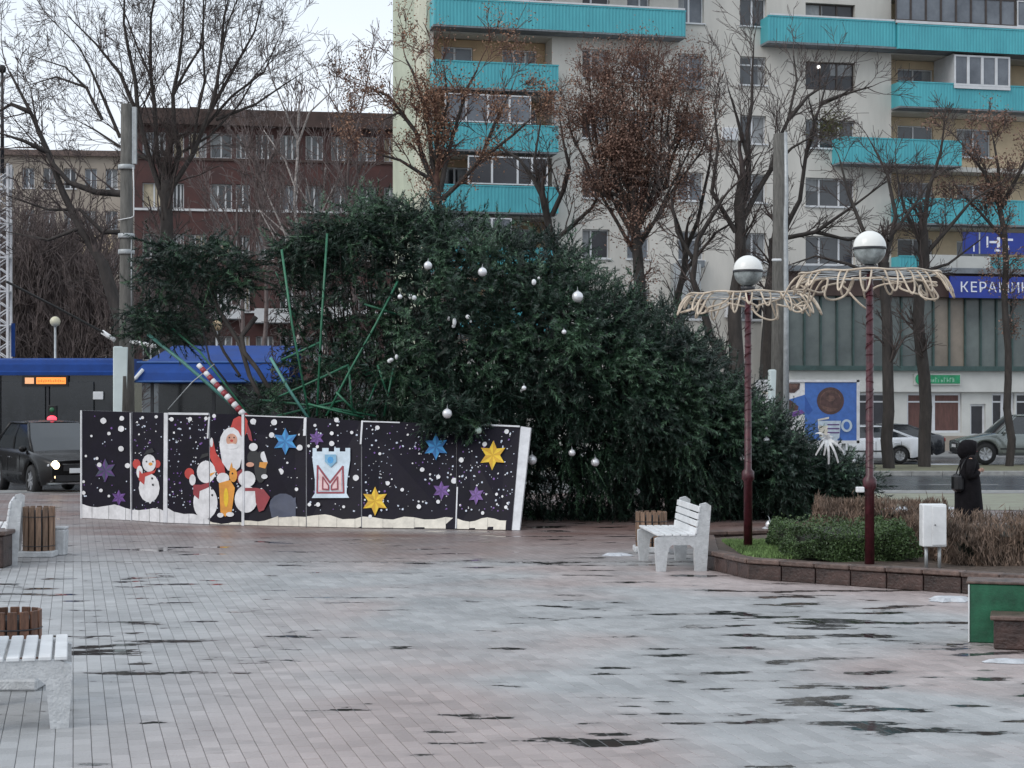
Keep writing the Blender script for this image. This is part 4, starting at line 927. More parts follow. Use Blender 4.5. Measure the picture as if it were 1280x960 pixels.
for y in (-.115, .115):
    b = MB(); b.tube([(-.03, y, .03), (-.02, y, .12), (-.01, y, .34)], [.055, .052, .058], 10); b.sphere((.05, y, .045), .06, 10, 6, sx=1.9, sy=.85, sz=.75); b.build('boot', M['black'], ps)
# shoulder bag: hangs at the back (left in the picture)
bg_ = thing('shoulder_bag', 'black shoulder bag hanging at the left side of the hooded person', 'bag', (c_.x - .22, pd - .12, .74))
b = MB(); b.box((0, 0, .14), (.16, .30, .30), bev=.05); b.build('bag_body', M['bag'], bg_)
b = MB(); b.tube([(0, -.12, .27), (.06, -.10, .45), (.20, .02, .63), (.06, .10, .45), (0, .12, .27)], .011, 5); b.build('strap', M['bag'], bg_)
ps.scale = (.98, .98, .94)
# ================================================================ VEHICLES
M['tyre'] = pm('tyre_rubber', (.015, .015, .016), .75, .2, 12, bump=.2); M['rim'] = pm('alloy_rim', (.45, .46, .48), .3, .15, 10, metal=.6)
M['car_glass'] = pm('dark_car_glass', (.022, .027, .032), .04, .1, 2, spec=.9); M['car_trim'] = pm('black_car_trim', (.02, .02, .022), .5, .2, 10); M['chrome'] = pm('chrome', (.55, .56, .58), .15, .1, 4, metal=.9)
M['tail'] = pm('tail_lamp', (.25, .015, .015), .2, .1, 9); M['headglass'] = pm('headlamp_glass', (.55, .57, .6), .1, .1, 8)
M['beam'] = pm('lit_headlamp', (1, .95, .85), .2, .0, 5, emit=(1, .78, .48), estr=2.6); M['fog'] = pm('lit_fog_lamp', (1, .9, .7), .2, .0, 5, emit=(1, .62, .30), estr=2.2)
def paint(name, c, metal=.35): return pm(name, c, .26, .08, 2, metal=metal, coat=.8)
def make_car(label, paintm, L_=4.3, Wd=1.75, Hh=1.45, belt=.90, hood=.82, tail=.92, ws=(1.15, 1.95), rw=(3.35, 4.0), wr=.32, axles=(.82, 3.42), clear=.22, lower=None, lit=False, cat='car', rnd=.17):
    """nose at x=0 pointing to -x, length along +x; origin at ground under the middle"""
    t = thing('parked_car' if not lit else 'moving_car', label, cat, (0, 0, 0)); w_ = Wd / 2; ox = -L_ / 2; arch = wr + .07
    xs = set([0, .04, .12, .3, .6, L_ - .5, L_ - .22, L_ - .07, L_, ws[0], ws[1], rw[0], rw[1], (ws[1] + rw[0]) / 2])
    for a in axles:
        for k in range(13): xs.add(a + arch * math.cos(math.pi * k / 12))
    xs = sorted(x for x in xs if 0 <= x <= L_)
    def topz(x):
        if x < ws[0]: u = x / ws[0]; return hood - .17 * (1 - u) ** 2.2 + (belt - hood) * u ** 2
        if x < rw[1]: return belt + (tail - belt) * (x - ws[0]) / (rw[1] - ws[0])
        u = (x - rw[1]) / max(.01, L_ - rw[1]); return tail - .10 * u ** 2.5
    def half(x):
        f = min(1, (x / (.55 if rnd < .2 else .9))); g = min(1, (L_ - x) / .45)
        return w_ * (1 - rnd * (1 - f) ** 2.2) * (1 - .13 * (1 - g) ** 2.2)
    def botz(x):
        z = clear + (.12 * max(0, 1 - x / .3) + .12 * max(0, 1 - (L_ - x) / .3))
        for a in axles:
            d = abs(x - a)
            if d < arch: z = max(z, wr + math.sqrt(max(0, arch ** 2 - d ** 2)))
        return z
    b = MB(); rows = []
    for x in xs:
        zt, zb, h_ = topz(x), botz(x), half(x); zb = min(zb, zt - .1); pr_ = []
        zl = zb + (.10 if zb < .5 else .03); zm = clear + .62 * (zt - clear); zm = max(zm, zl + .02)
        pr_ = [(h_ * .93, zb), (h_ * .985, zl), (h_, min(max(zl + .02, .48), zt - .07)), (h_ * .99, max(zt - .10, zl + .03)), (h_ * .955, zt - .03), (h_ * .86, zt), (h_ * .4, zt + .02), (0, zt + .025)]
        rows.append([(x + ox, y, z) for y, z in pr_] + [(x + ox, -y, z) for y, z in pr_[::-1][1:]])
    n = len(rows[0]); i0 = 0
    for r_ in rows: b.v += r_
    for j in range(len(rows) - 1):
        for q in range(n - 1):
            A, B = j * n, (j + 1) * n; b.f.append((A + q, A + q + 1, B + q + 1, B + q)); mi = 1 if (q in (0, n - 2)) else 0; b.m.append(mi); b.sm.append(True)
    b.f.append(tuple(range(n))); b.m.append(0); b.sm.append(False); k = (len(rows) - 1) * n; b.f.append(tuple(range(k + n - 1, k - 1, -1))); b.m.append(0); b.sm.append(False)
    body = b.build('body', [paintm, lower or paintm], t)
    b = MB(); b.bx(.5 + ox, L_ - .45 + ox, -w_ * .84, w_ * .84, clear + .02, belt - .16); b.build('underbody', M['car_trim'], t)
    # cabin
    zr = Hh; hw, rwid = w_ * .87, w_ * .66; x0, x1, x2, x3 = ws[0] + ox, ws[1] + ox, rw[0] + ox, rw[1] + ox; zb0, zb1 = topz(ws[0]) - .02, topz(rw[1]) - .02
    def side(x):  # half width of greenhouse at roof height
        return rwid
    def quad(name, pts, m, sm=False, parent=t):
        b = MB(); b.poly(pts, sm=sm); return b.build(name, m, parent)
    ro = MB(); nx, ny = 9, 6
    gr = []
    for i in range(nx + 1):
        x = x1 + (x2 - x1) * i / nx; e = 4 * (i / nx) * (1 - i / nx)
        gr.append([(x, rwid * (2 * j / ny - 1), zr - .045 + .035 * e + .03 * (1 - (2 * j / ny - 1) ** 2)) for j in range(ny + 1)])
    for i in range(nx):
        for j in range(ny): ro.poly([gr[i][j], gr[i + 1][j], gr[i + 1][j + 1], gr[i][j + 1]], sm=True)
    ro.build('roof', paintm, t)
    zr2 = zr - .045
    cab = MB()      # glasshouse
    A = [(x0, -hw, zb0), (x0, hw, zb0), (x3, hw, zb1), (x3, -hw, zb1)]; B = [(x1, -rwid, zr2), (x1, rwid, zr2), (x2, rwid, zr2), (x2, -rwid, zr2)]
    def curved(a0, a1, b1, b0, bulge, nn=6):
        pr_ = None; bm = MB(); rows = []
        for i in range(nn + 1):
            u = i / nn; lo = Vector(a0).lerp(Vector(a1), u); hi = Vector(b0).lerp(Vector(b1), u); e = 4 * u * (1 - u); rows.append((lo + Vector(bulge) * e, (lo + hi) / 2 + Vector(bulge) * (e + .15), hi + Vector(bulge) * e * .6))
        for i in range(nn):
            for k in range(2): bm.poly([rows[i][k], rows[i + 1][k], rows[i + 1][k + 1], rows[i][k + 1]], sm=True)
        return bm
    curved(A[0], A[1], B[1], B[0], (-.07, 0, 0)).build('windscreen', M['car_glass'], t); curved(A[3], A[2], B[2], B[3], (.06, 0, 0)).build('rear_window', M['car_glass'], t)
    for s in (-1, 1):
        def sp(u, v, off=0):  # u along, v up
            lo = Vector(((x0) + (x3 - x0) * u, s * hw, zb0 + (zb1 - zb0) * u)); hi = Vector((x1 + (x2 - x1) * u, s * rwid, zr2)); p = lo.lerp(hi, v); p.y += s * (.03 * 4 * v * (1 - v) + off); return p
        b = MB()
        for k in range(8):
            u0, u1 = k / 8, (k + 1) / 8
            for v0, v1 in ((0, .5), (.5, 1)): b.poly([sp(u0, v0), sp(u1, v0), sp(u1, v1), sp(u0, v1)], sm=True)
        b.build('side_window', M['car_glass'], t)
        b = MB()
        for (ua, ub) in ((0, .045), (.47, .505), (.955, 1.0)):
            b.poly([sp(ua, -.02, .012), sp(ub, -.02, .012), sp(ub, .5, .012), sp(ua, .5, .012)]); b.poly([sp(ua, .5, .012), sp(ub, .5, .012), sp(ub, 1.01, .012), sp(ua, 1.01, .012)])
        b.tube([sp(u, 1.0, .012) for u in (0, .25, .5, .75, 1)], .028, 5)
        b.tube([sp(0, -.02, .0), sp(0, .5, -.002), sp(0, 1.0, .0)], .032, 5); b.tube([sp(1, -.02, .0), sp(1, .5, -.002), sp(1, 1.0, .0)], .034, 5)
        b.build('pillar_trim', paintm, t)
        b = MB(); b.tube([sp(.07, 0, .035), sp(.07, 0.05, .10)], .02); b.sphere(tuple(sp(.06, .10, .15)), .10, 10, 7, sx=.55, sy=.95, sz=.75); b.build('wing_mirror', paintm, t)
        # door lines and handles
        b = MB(); xm = (x0 + x3) / 2 + .05
        for xx in (xm - 1.02, xm, xm + .92):
            h_ = half(xx - ox); b.bx(xx - .006, xx + .006, s * (h_ - .01), s * (h_ + .004), clear + .14, belt - .10)
        h_ = half(L_ / 2); b.bx(axles[0] + arch + ox + .06, axles[1] - arch + ox - .06, s * (h_ - .02), s * (h_ + .012), clear + .22, clear + .27)
        b.build('door_trim', M['car_trim'], t)
        for xx in (xm - .16, xm + .76):
            b = MB(); b.box((xx, s * (w_ + .008), belt - .16), (.17, .03, .03), bev=.008); b.build('door_handle', M['chrome'] if lit else paintm, t)
        for a in axles:
            wy = s * (w_ - .13); b = MB(); b.lathe([(wr * .62, -.1), (wr * .93, -.1), (wr, -.06), (wr, .06), (wr * .93, .1), (wr * .62, .1)], 24, (a + ox, wy, wr), axis='y', cap=False); wh = b.build('tyre', M['tyre'], t)
            b = MB(); b.lathe([(wr * .63, .0), (wr * .63, s * .085), (wr * .55, s * .05), (.05, s * .055), (.001, s * .065)], 20, (a + ox, wy, wr), axis='y', cap=False)
            for k in range(7):
                an = 2 * math.pi * k / 7; b.box((a + ox + math.cos(an) * wr * .33, wy + s * .084, wr + math.sin(an) * wr * .33), (wr * .5, .02, .05), rot=(0, -an, 0))
            b.build('rim', M['rim'], wh)
    zh = topz(.12)
    for s in (-1, 1):
        b = MB(); b.sphere((.10 + ox + (.02), s * w_ * (.68 if rnd < .2 else .60), zh - .13), .11, 12, 8, sx=.75, sy=1.55, sz=.72); b.build('headlight', M['headglass'], t)
        if lit:
            b = MB(); b.sphere((.04 + ox, s * w_ * .60, zh - .13), .11, 12, 8, sx=.6); b.build('lit_lamp', M['beam'], t); b = MB(); b.sphere((.03 + ox, s * w_ * .60, .46), .065, 10, 8, sx=.6); b.build('fog_lamp', M['fog'], t)
        b = MB(); b.box((L_ - .03 + ox, s * w_ * .70, topz(L_ - .1) - .16), (.12, .32, .16), bev=.03); b.build('tail_light', M['tail'], t)
    b = MB(); b.bx(-.015 + ox, .05 + ox, -w_ * .42, w_ * .42, zh - .26, zh - .10); b.bx(-.02 + ox, .05 + ox, -w_ * .62, w_ * .62, clear + .10, clear + .24); b.build('grille', M['car_trim'], t)
    b = MB(); b.box((-.025 + ox, 0, clear + .34), (.02, .52, .11), bev=.004); b.build('number_plate', M['white_paint'], t)
    b = MB(); b.bx(-.03 + ox, .10 + ox, -w_ * .80, w_ * .80, clear + .04, clear + .075); b.bx(-.024 + ox, .02 + ox, -w_ * .44, w_ * .44, zh - .115, zh - .095); b.build('bumper_strip', M['chrome'], t)
    return t
# white saloon, nose to the left
white = make_car('white hatchback parked side-on beyond the road, nose hidden behind the billboard', paint('white_car_paint', (.72, .75, .80), 0), L_=4.15, Wd=1.70, Hh=1.40, belt=.92, hood=.80, tail=.98, ws=(.95, 1.6), rw=(2.75, 3.78), wr=.30, axles=(.78, 3.30))
d_ = 64.8; white.location = ((1148 - 640) / F * d_ - 4.15 / 2, d_, .02)
dark = make_car('dark grey saloon parked behind the white hatchback', paint('graphite_car_paint', (.035, .038, .045)), L_=4.5, Wd=1.8, Hh=1.42, belt=.95, hood=.82, tail=1.02, ws=(1.15, 1.95), rw=(3.1, 4.15), wr=.33, axles=(.85, 3.6))
d_ = 68.0; dark.location = ((1175 - 640) / F * d_ - 2.25, d_, .02)
suv = make_car('grey-green pickup-like off-road car at the right edge, nose to the left', paint('grey_green_car_paint', (.20, .225, .22)), L_=4.7, Wd=1.85, Hh=1.80, belt=1.12, hood=1.02, tail=1.12, ws=(1.30, 2.0), rw=(4.1, 4.55), wr=.39, axles=(.90, 3.70), clear=.33, lower=paint('grey_cladding', (.10, .11, .12), 0))
d_ = 63.9; suv.location = ((1193 - 640) / F * d_ + 2.35, d_, .02)
# oncoming dark crossover with its lamps on
car = make_car('dark crossover with lit headlights behind the left end of the hoarding', pm('black_brown_car_paint', (.005, .0045, .005), .25, .1, 2, spec=.35), L_=4.5, Wd=1.86, Hh=1.70, belt=1.02, hood=.98, tail=1.08, ws=(1.0, 2.0), rw=(3.5, 4.25), rnd=.30, wr=.36, axles=(.88, 3.6), clear=.26, lit=True)
d_ = 43.6; car.rotation_euler.z = math.radians(121); car.scale = (1.1, 1.1, 1.1); car.location = ((96 - 640) / F * 43.6 - 1.2, 43.6 + 2.2, -.11)
# ================================================================ BUS and blue roofed shelter
M['bus_blue'] = pm('bus_blue', (.013, .055, .24), .65, .15, 1.2, spec=.25); M['bus_dark'] = pm('bus_dark_glass', (.018, .020, .024), .12, .2, 2, spec=.7)
bd = 51.4
bus = thing('city_bus', 'long blue-roofed city bus with an orange route display at the left edge', 'bus', (W(0, 500, bd).x, bd, -.12)); bus.scale = (1, 1, 1.06)
x0b, x1b = -9.0, W(158, 500, bd).x - W(0, 500, bd).x
b = MB(); prof = [(0, .35), (0, 1.15)]
b.bx(x0b, x1b, 0, 2.5, .34, 1.25); b.build('skirt', M['bus_dark'], bus)
b = MB(); b.bx(x0b + .06, x1b - .06, .05, 2.45, 1.25, 3.0); b.build('interior_shadow', M['bus_dark'], bus)
b = MB()   # roof cove, rounded
pr_ = [(-.02, 2.98), (-.03, 3.07), (.02, 3.10), (.04, 3.28), (.12, 3.31), (.16, 3.40), (.4, 3.46), (2.2, 3.46), (2.5, 3.3), (2.52, 2.98)]
b.prism(pr_, x0b, x1b, plane='yz'); b.build('roof', M['bus_blue'], bus)
k = 0
for x in np.arange(x0b + .5, x1b - 1.2, 1.42):
    k += 1
    b = MB(); b.box((x + .66, -.006, 2.1), (1.28, .03, 1.4), bev=.012); b.build('window', M['bus_dark'], bus)
    b = MB(); b.bx(x - .07, x - .01, -.02, .04, 1.25, 2.97); b.build('window_pillar', M['dark_metal'] if k % 3 else M['galv'], bus)
ox_ = W(56, 475, bd).x - W(0, 475, bd).x
M['led'] = pm('orange_led', (.9, .25, .03), .5, .2, 60, emit=(1, .30, .06), estr=.75, col2=(.5, .1, .01)); M['led2'] = pm('dim_orange_led', (.8, .4, .2), .5, .2, 40, emit=(1, .5, .25), estr=.35)
b = MB(); b.box((ox_ + .02, -.03, 2.82), (1.35, .06, .30)); disp = b.build('route_display', M['black'], bus)
b = MB(); b.box((ox_ + .20, -.065, 2.83), (.86, .02, .18)); b.build('led_text_field', M['led'], disp)
b = MB(); b.box((ox_ - .43, -.065, 2.83), (.26, .02, .17)); b.build('led_number_field', M['led2'], disp)
b = MB(); r_ = random.Random(3)
for q in range(16): b.bx(ox_ - .18 + q * .05, ox_ - .165 + q * .05, -.079, -.074, 2.78 + r_.uniform(0, .02), 2.87 - r_.uniform(0, .04))
b.build('led_gaps', M['black'], disp)
for xx in (W(123, 500, bd).x - W(0, 500, bd).x,): b = MB(); b.box((xx, -.03, 2.42), (.30, .03, .22), bev=.01); b.build('paper_notice', M['white_paint'], bus)
for xx in (-1.2, 2.2):
    b = MB(); b.lathe([(.30, -.14), (.48, -.14), (.48, .14), (.3, .14)], 20, (xx, .16, .48), axis='y'); b.build('wheel', M['tyre'], bus)
sh = thing('bus_shelter', 'blue sloping-roofed pavilion behind the torn bough and the hoarding', 'shelter', (W(165, 500, 48).x, 48, 0))
x1s = W(362, 500, 48).x - sh.location.x
def zz(py, d): return H + (HY - py) / F * d
b = MB(); za, zb_, zc, zd = zz(432, 51), zz(453, 48.2), zz(466, 47.9), zz(478, 47.8)
lf = [(.55, 3.0, za), (.30, .2, zb_), (.12, -.1, zc), (.02, -.2, zd)]; 
for i in range(3):
    p, q = lf[i], lf[i + 1]; b.poly([q, (x1s, q[1], q[2]), (x1s, p[1], p[2]), p])
b.poly([lf[3], (lf[3][0], 3.0, lf[3][2]), (x1s, 3.0, lf[3][2]), (x1s, -.2, lf[3][2])][::-1])
b.poly([lf[3], lf[2], lf[1], lf[0], (lf[3][0], 3.0, lf[3][2])]); b.poly([(lf[0][0], 3.001, za), (x1s, 3.001, za), (x1s, 3.001, zd), (lf[3][0], 3.001, zd)])
b.build('roof', M['bus_blue'], sh)
for (py_, dd, mt) in ((453, .19, 'bus_blue'), (477, -.215, 'galv')):
    b = MB(); z_ = zz(py_, 48 + dd); b.tube([(.1, dd - .02, z_), (x1s, dd - .02, z_)], .03, 6); b.build('roof_trim', pm('light_blue_trim' + str(py_), (.03, .10, .30), .5, .15, 3), sh)
for x in np.arange(.4, x1s, 1.7): b = MB(); b.bx(x, x + .08, .5, .58, 0, zd); b.build('column', M['dark_metal'], sh)
b = MB(); b.bx(.2, x1s, 2.6, 2.7, .0, zd); b.build('back_wall', M['bus_dark'], sh)
b = MB(); b.tube([(.0, -.3, zz(477, 48)), (.15, -.25, zz(473, 48)), (.32, -.1, zz(462, 48))], .05, 6); b.build('drain_pipe', M['white_paint'], sh)
# traffic light seen above the car roof
t = thing('traffic_light', 'small red light glowing above the roof of the dark crossover', 'traffic light', (W(66, 523, 47.6).x, 47.6, 0))
b = MB(); b.tube([(0, 0, 0), (0, 0, 1.55)], .04, 8); b.build('pole', M['dark_metal'], t)
b = MB(); b.box((0, 0, 1.86), (.24, .18, .62), bev=.02); b.build('housing', M['black'], t)
b = MB(); b.sphere((0, -.09, 1.80), .09, 12, 8, sx=1.5, sy=.5); b.build('red_lens', pm('lit_red_lens', (.8, .05, .06), .3, .0, 3, emit=(1, .06, .1), estr=1.3), t)
b = MB(); b.sphere((0, -.09, 2.04), .07, 12, 8, sy=.4); b.build('green_lens', pm('dim_green_lens', (.02, .12, .05), .3, .2, 3), t)

# ================================================================ BILLBOARD
d_ = 58.5; A = W(945, 553, d_); B = W(1074, 553, d_); s_ = F / d_
bb = thing('billboard', 'billboard with a blue poster of a biscuit and a mug above the parked cars', 'billboard', (A.x, d_, 0))
wB = B.x - A.x; zt, zb = zz(475, d_), zz(554, d_)
b = MB(); b.box((wB / 2, .08, (zt + zb) / 2), (wB, .14, zt - zb), bev=.02); b.build('panel', M['white_paint'], bb)
b = MB(); b.tube([(.5, .1, 0), (.5, .1, zb)], .07); b.build('leg', M['galv'], bb); b = MB(); b.tube([(wB - .5, .1, 0), (wB - .5, .1, zb)], .07); b.build('leg', M['galv'], bb)
PRN['adblue'] = pr('adblue', (.055, .15, .46)); PRN['adblue2'] = pr('adblue2', (.03, .09, .34)); PRN['choc'] = pr('choc', (.085, .042, .038), .3); PRN['choc2'] = pr('choc2', (.14, .075, .06), .3); PRN['mug'] = pr('mug', (.50, .58, .66))
def bbp(shapes, name, parent=bb):
    b = MB(); used = []
    for k, (c, pts) in enumerate(shapes):
        if c not in used: used.append(c)
        b.poly([(((x - 640) / F * d_) - A.x, .002 - .002 * k - .004, zz(y, d_)) for x, y in pts], m=used.index(c))
    return b.build(name, [PRN[c] for c in used], parent)
def clipx(p, lo, hi): return [(min(max(x, lo), hi), y) for x, y in p]
bbp([('white', [(947, 478), (1006, 478), (1006, 549), (947, 549)]), ('adblue', [(1006, 478), (1072, 478), (1072, 551), (1006, 551)]), ('adblue', [(984, 500), (1007, 493), (1007, 520), (999, 514)]), ('adblue2', [(1006, 494), (1016, 513), (1010, 519), (1006, 514)]),
     ('choc', ell(1038, 501, 17, 17, 28)), ('choc2', ell(1038, 501, 13.5, 13.5, 24)), ('choc', ell(1038, 501, 11.5, 11.5, 9, wob=.25, rr=random.Random(2))), ('choc2', ell(1038, 498, 6, 4, 7)),
     ('choc', clipx([(981, 479), (1000, 479), (999, 486), (993, 491), (987, 491), (982, 486)], 947, 1006)), ('choc2', [(984, 480), (998, 480), (996, 485), (989, 487)]), ('choc', [(980, 503), (988, 500), (998, 508), (997, 513), (988, 514), (981, 510)]), ('purple', [(984, 517), (1002, 512), (1006, 516), (992, 521)]), ('cream', ell(957, 491, 5, 2)),
     ('mug', [(1022, 526), (1051, 526), (1049, 547), (1045, 551), (1028, 551), (1024, 547)]), ('cream', [(1022, 532), (1035, 532), (1034, 546), (1025, 546)]), ('purple2', [(1034, 530), (1049, 530), (1049, 531.6), (1034, 531.6)]), ('purple2', [(1034, 535), (1049, 535), (1049, 536.6), (1034, 536.6)]), ('purple2', [(1034, 540), (1049, 540), (1049, 541.6), (1034, 541.6)]), ('cream', [(1022, 524), (1036, 521), (1036, 523.5), (1022, 526)]),
     ('mug', ell(1058, 532, 7, 8, 16)), ('adblue', ell(1058, 532, 4, 5.2, 14))], 'poster')
b = MB(); q = MB()
for (x0_, x1_, z0_, z1_) in ((0, wB, zt - .07, zt + .01), (0, wB, zb - .01, zb + .09), (-.01, .06, zb, zt), (wB - .09, wB + .01, zb, zt)): q.bx(x0_, x1_, -.045, .02, z0_, z1_)
q.build('frame', M['frame_white'], bb)

# ================================================================ POLES, MAST, WIRES
M['wire'] = pm('black_wire', (.02, .02, .02), .6, .2, 5)
def conc_pole(px, ytop, d, wtop, wbot, label, sleeve, conduit=None):
    c = W(px, 500, d); t = thing('concrete_pole', label, 'pole', (c.x, d, 0)); zt_ = zz(ytop, d)
    b = MB(); b.lathe([(wbot / 2, 0), (wtop / 2 * .6 + wbot / 2 * .4, zt_ * .5), (wtop / 2, zt_), (wtop / 2 * .8, zt_ + .02)], 14); b.build('shaft', M['pole_conc'], t)
    (y0, y1, sw, off) = sleeve; b = MB(); b.box((off, -.02, (zz(y0, d) + zz(y1, d)) / 2), (sw, sw * .9, zz(y0, d) - zz(y1, d)), bev=.03); b.build('sleeve', M['sleeve'], t)
    return t, zt_
p1, z1 = conc_pole(158, 131, 41.5, .26, .44, 'tall dark concrete pole with pale sleeve behind the left half of the hoarding', (433, 650, .36, -.10))
for (y, x_) in ((212, .0), (298, 0.02), (318, -.03)):
    b = MB(); z_ = zz(y, 41.5); b.lathe([(.19, 0), (.20, .02), (.20, .09), (.19, .11)], 14, (0, 0, z_)); b.build('clamp_band', M['galv'], p1)
b = MB(); pts = [(x, -.16, zz(y, 41.5)) for x, y in ((.19, 210), (.21, 240), (.21, 271), (.14, 273), (-.16, 276))]; b.tube(pts, .013, 5); b.build('conduit', M['white_paint'], p1)
b = MB(); b.tube([(.14, -.12, zz(300, 41.5)), (.15, -.16, zz(400, 41.5))], .012, 5); b.build('conduit', M['galv'], p1)
b = MB(); b.box((.19, 0, (zz(134, 41.5) + zz(205, 41.5)) / 2), (.10, .12, zz(134, 41.5) - zz(205, 41.5))); b.build('cable_duct', M['galv'], p1)
b = MB(); p0_, p1_ = (W(118, 408, 41.4), W(138, 422, 41.2)); o_ = Vector(p1.location); b.tube([W(128, 415, 41.3) - o_, W(143, 425, 41.2) - o_], .055, 8); b.tube([W(164, 427, 41.2) - o_, W(196, 433, 40.6) - o_], .05, 8); b.build('insulator', M['white_paint'], p1)
tw = thing('trolley_wire', 'thick black stay wire slanting down to the left concrete pole', 'wire', (0, 0, 0)); b = MB(); b.tube([W(8, 352, 38.2), W(70, 384, 39.5), W(130, 416, 41.3)], .028, 5); b.build('cable', M['wire'], tw)
p2, z2 = conc_pole(975, 168, 56, .42, .66, 'broad dark concrete pole with a pale sleeve, right of the left globe lamp', (462, 548, .48, -.12))
t = thing('flag_pole', 'thin pale metal pole rising in front of the broad concrete pole', 'pole', (W(982, 500, 55.2).x, 55.2, 0))
b = MB(); b.tube([(0, 0, 0), (.02, 0, zz(380, 55.2)), (.0, 0, zz(280, 55.2)), (.03, 0, zz(240, 55.2)), (0, 0, zz(165, 55.2))], [.09, .08, .07, .065, .05], 8); b.build('shaft', M['galv'], t)
b = MB(); b.box((-.28, 0, zz(325, 55.2)), (.3, .12, .08), bev=.02); b.build('bracket', M['white_paint'], t)
# left white lattice mast and slim street lamp
d_ = 58.0; t = thing('lattice_mast', 'white steel lattice mast carrying a slim dark lamp at the very left edge', 'mast', (W(4, 500, d_).x, d_, 0)); zt_ = zz(205, d_); b = MB(); b.tube([(-.03, 0, zt_ - .3), (-.03, 0, zz(86, d_))], [.07, .045], 8); b.build('lamp_pole', M['dark_metal'], t); b = MB(); b.lathe([(.03, 0), (.12, .07), (.13, .2), (.06, .28)], 10, (-.03, 0, zz(92, d_))); b.build('lamp_head', M['black'], t); hw_ = .20
for sx in (-1, 1):
    for sy in (-1, 1): b = MB(); b.box((sx * hw_, sy * hw_, zt_ / 2), (.075, .075, zt_)); b.build('corner_post', M['frame_white'], t)
k = 0; z = .3
while z < zt_ - .3:
    for sy in (-1, 1):
        b = MB(); b.tube([(-hw_ * (1 if k % 2 else -1), sy * hw_, z), (hw_ * (1 if k % 2 else -1), sy * hw_, z + .27)], .022, 4); b.build('brace', M['frame_white'], t)
    if k % 4 == 0: b = MB(); b.box((0, 0, z), (.46, .46, .05)); b.build('ring_plate', M['frame_white'], t)
    z += .28; k += 1
b = MB(); b.box((.33, 0, zz(425, d_)), (.12, .06, 1.1)); b.build('sign_back', M['bus_blue'], t)
for (px, py, lb) in ((69, 402, 'small yellowish globe lamp above the bus roof'), (271, 407, 'small orange-tinted globe lamp above the blue pavilion roof')):
    d_ = 54.0; c = W(px, py, d_); t = thing('globe_lamp', lb, 'street lamp', (c.x, d_, 0), 0, 'small globe lamps beyond the bus'); R_ = 6.5 / (F / d_)
    b = MB(); b.tube([(0, 0, 0), (0, 0, c.z - R_)], .035, 8); b.build('post', M['galv'], t)
    b = MB(); b.sphere((0, 0, c.z), R_, 18, 12); b.build('globe', pm('aged_globe' + str(px), (.62, .58, .42) if px < 100 else (.62, .45, .28), .3, .1, 3), t)
# ================================================================ BUILDINGS
M['glass_far'] = pm('window_glass', (.06, .065, .075), .10, .5, .35, col2=(.02, .022, .026), spec=.8, coords='Object'); M['glass_grey'] = pm('curtained_window', (.20, .22, .25), .2, .3, .6, col2=(.09, .10, .12)); M['glass_dark'] = pm('dark_window', (.035, .035, .042), .12, .3, .5)
M['pvc'] = pm('white_window_frame', (.66, .67, .69), .4, .08, 2); M['pvc_dark'] = pm('brown_window_frame', (.06, .045, .04), .5, .2, 4)
M['tower_wall'] = pm('tower_grey_render', (.68, .65, .60), .85, .10, .6, bump=.2, bscale=8, col2=(.52, .50, .46), stretch=(1, 1, .22)); M['end_wall'] = pm('pale_green_render', (.50, .54, .42), .85, .1, .5); M['pale_strip'] = pm('cream_render', (.60, .60, .48), .85, .08, .6)
M['tan_wall'] = pm('tan_loggia_wall', (.56, .40, .25), .85, .12, .8, bump=.1); M['cream_wall'] = pm('cream_loggia_wall', (.64, .51, .35), .85, .1, .8)
M['turq'] = pm('turquoise_corrugated_sheet', (.085, .44, .50), .5, .12, 1.1, col2=(.06, .34, .40), stretch=(1, 1, .35)); M['slab'] = pm('balcony_slab_edge', (.20, .22, .24), .8, .2, 2)
M['red_brick'] = pm('dark_red_render', (.105, .046, .042), .85, .2, .8, bump=.2, col2=(.06, .034, .034)); M['dark_brown'] = pm('dark_brown_cornice', (.075, .048, .042), .8, .2, 1); M['curtain'] = pm('yellowish_curtain', (.55, .47, .34), .6, .15, 3)
M['beige_wall'] = pm('beige_panel_wall', (.36, .31, .26), .85, .12, .5, bump=.1)
M['green_frame'] = pm('dark_green_mullion', (.045, .085, .08), .5, .2, 3); M['shop_white'] = pm('white_fascia', (.60, .60, .57), .6, .07, .8); M['shop_blind'] = pm('brown_shop_blind', (.13, .06, .05), .6, .2, 2, stretch=(6, 1, 1)); M['glaze_green'] = pm('greenish_curtain_glass', (.17, .20, .19), .15, .45, .35, col2=(.07, .085, .085)); M['glaze_tan'] = pm('tan_curtain_glass', (.24, .20, .16), .2, .2, .5)
M['sign_blue'] = pm('blue_sign_board', (.015, .04, .30), .35, .15, 1); M['sign_white'] = pm('sign_letters', (.8, .82, .9), .4, .02, 3); M['sign_green'] = pm('green_sign', (.02, .30, .13), .4, .2, 3)
M['lace'] = pm('lace_curtain_behind_glass', (.27, .28, .29), .35, .25, 2, spec=.5)
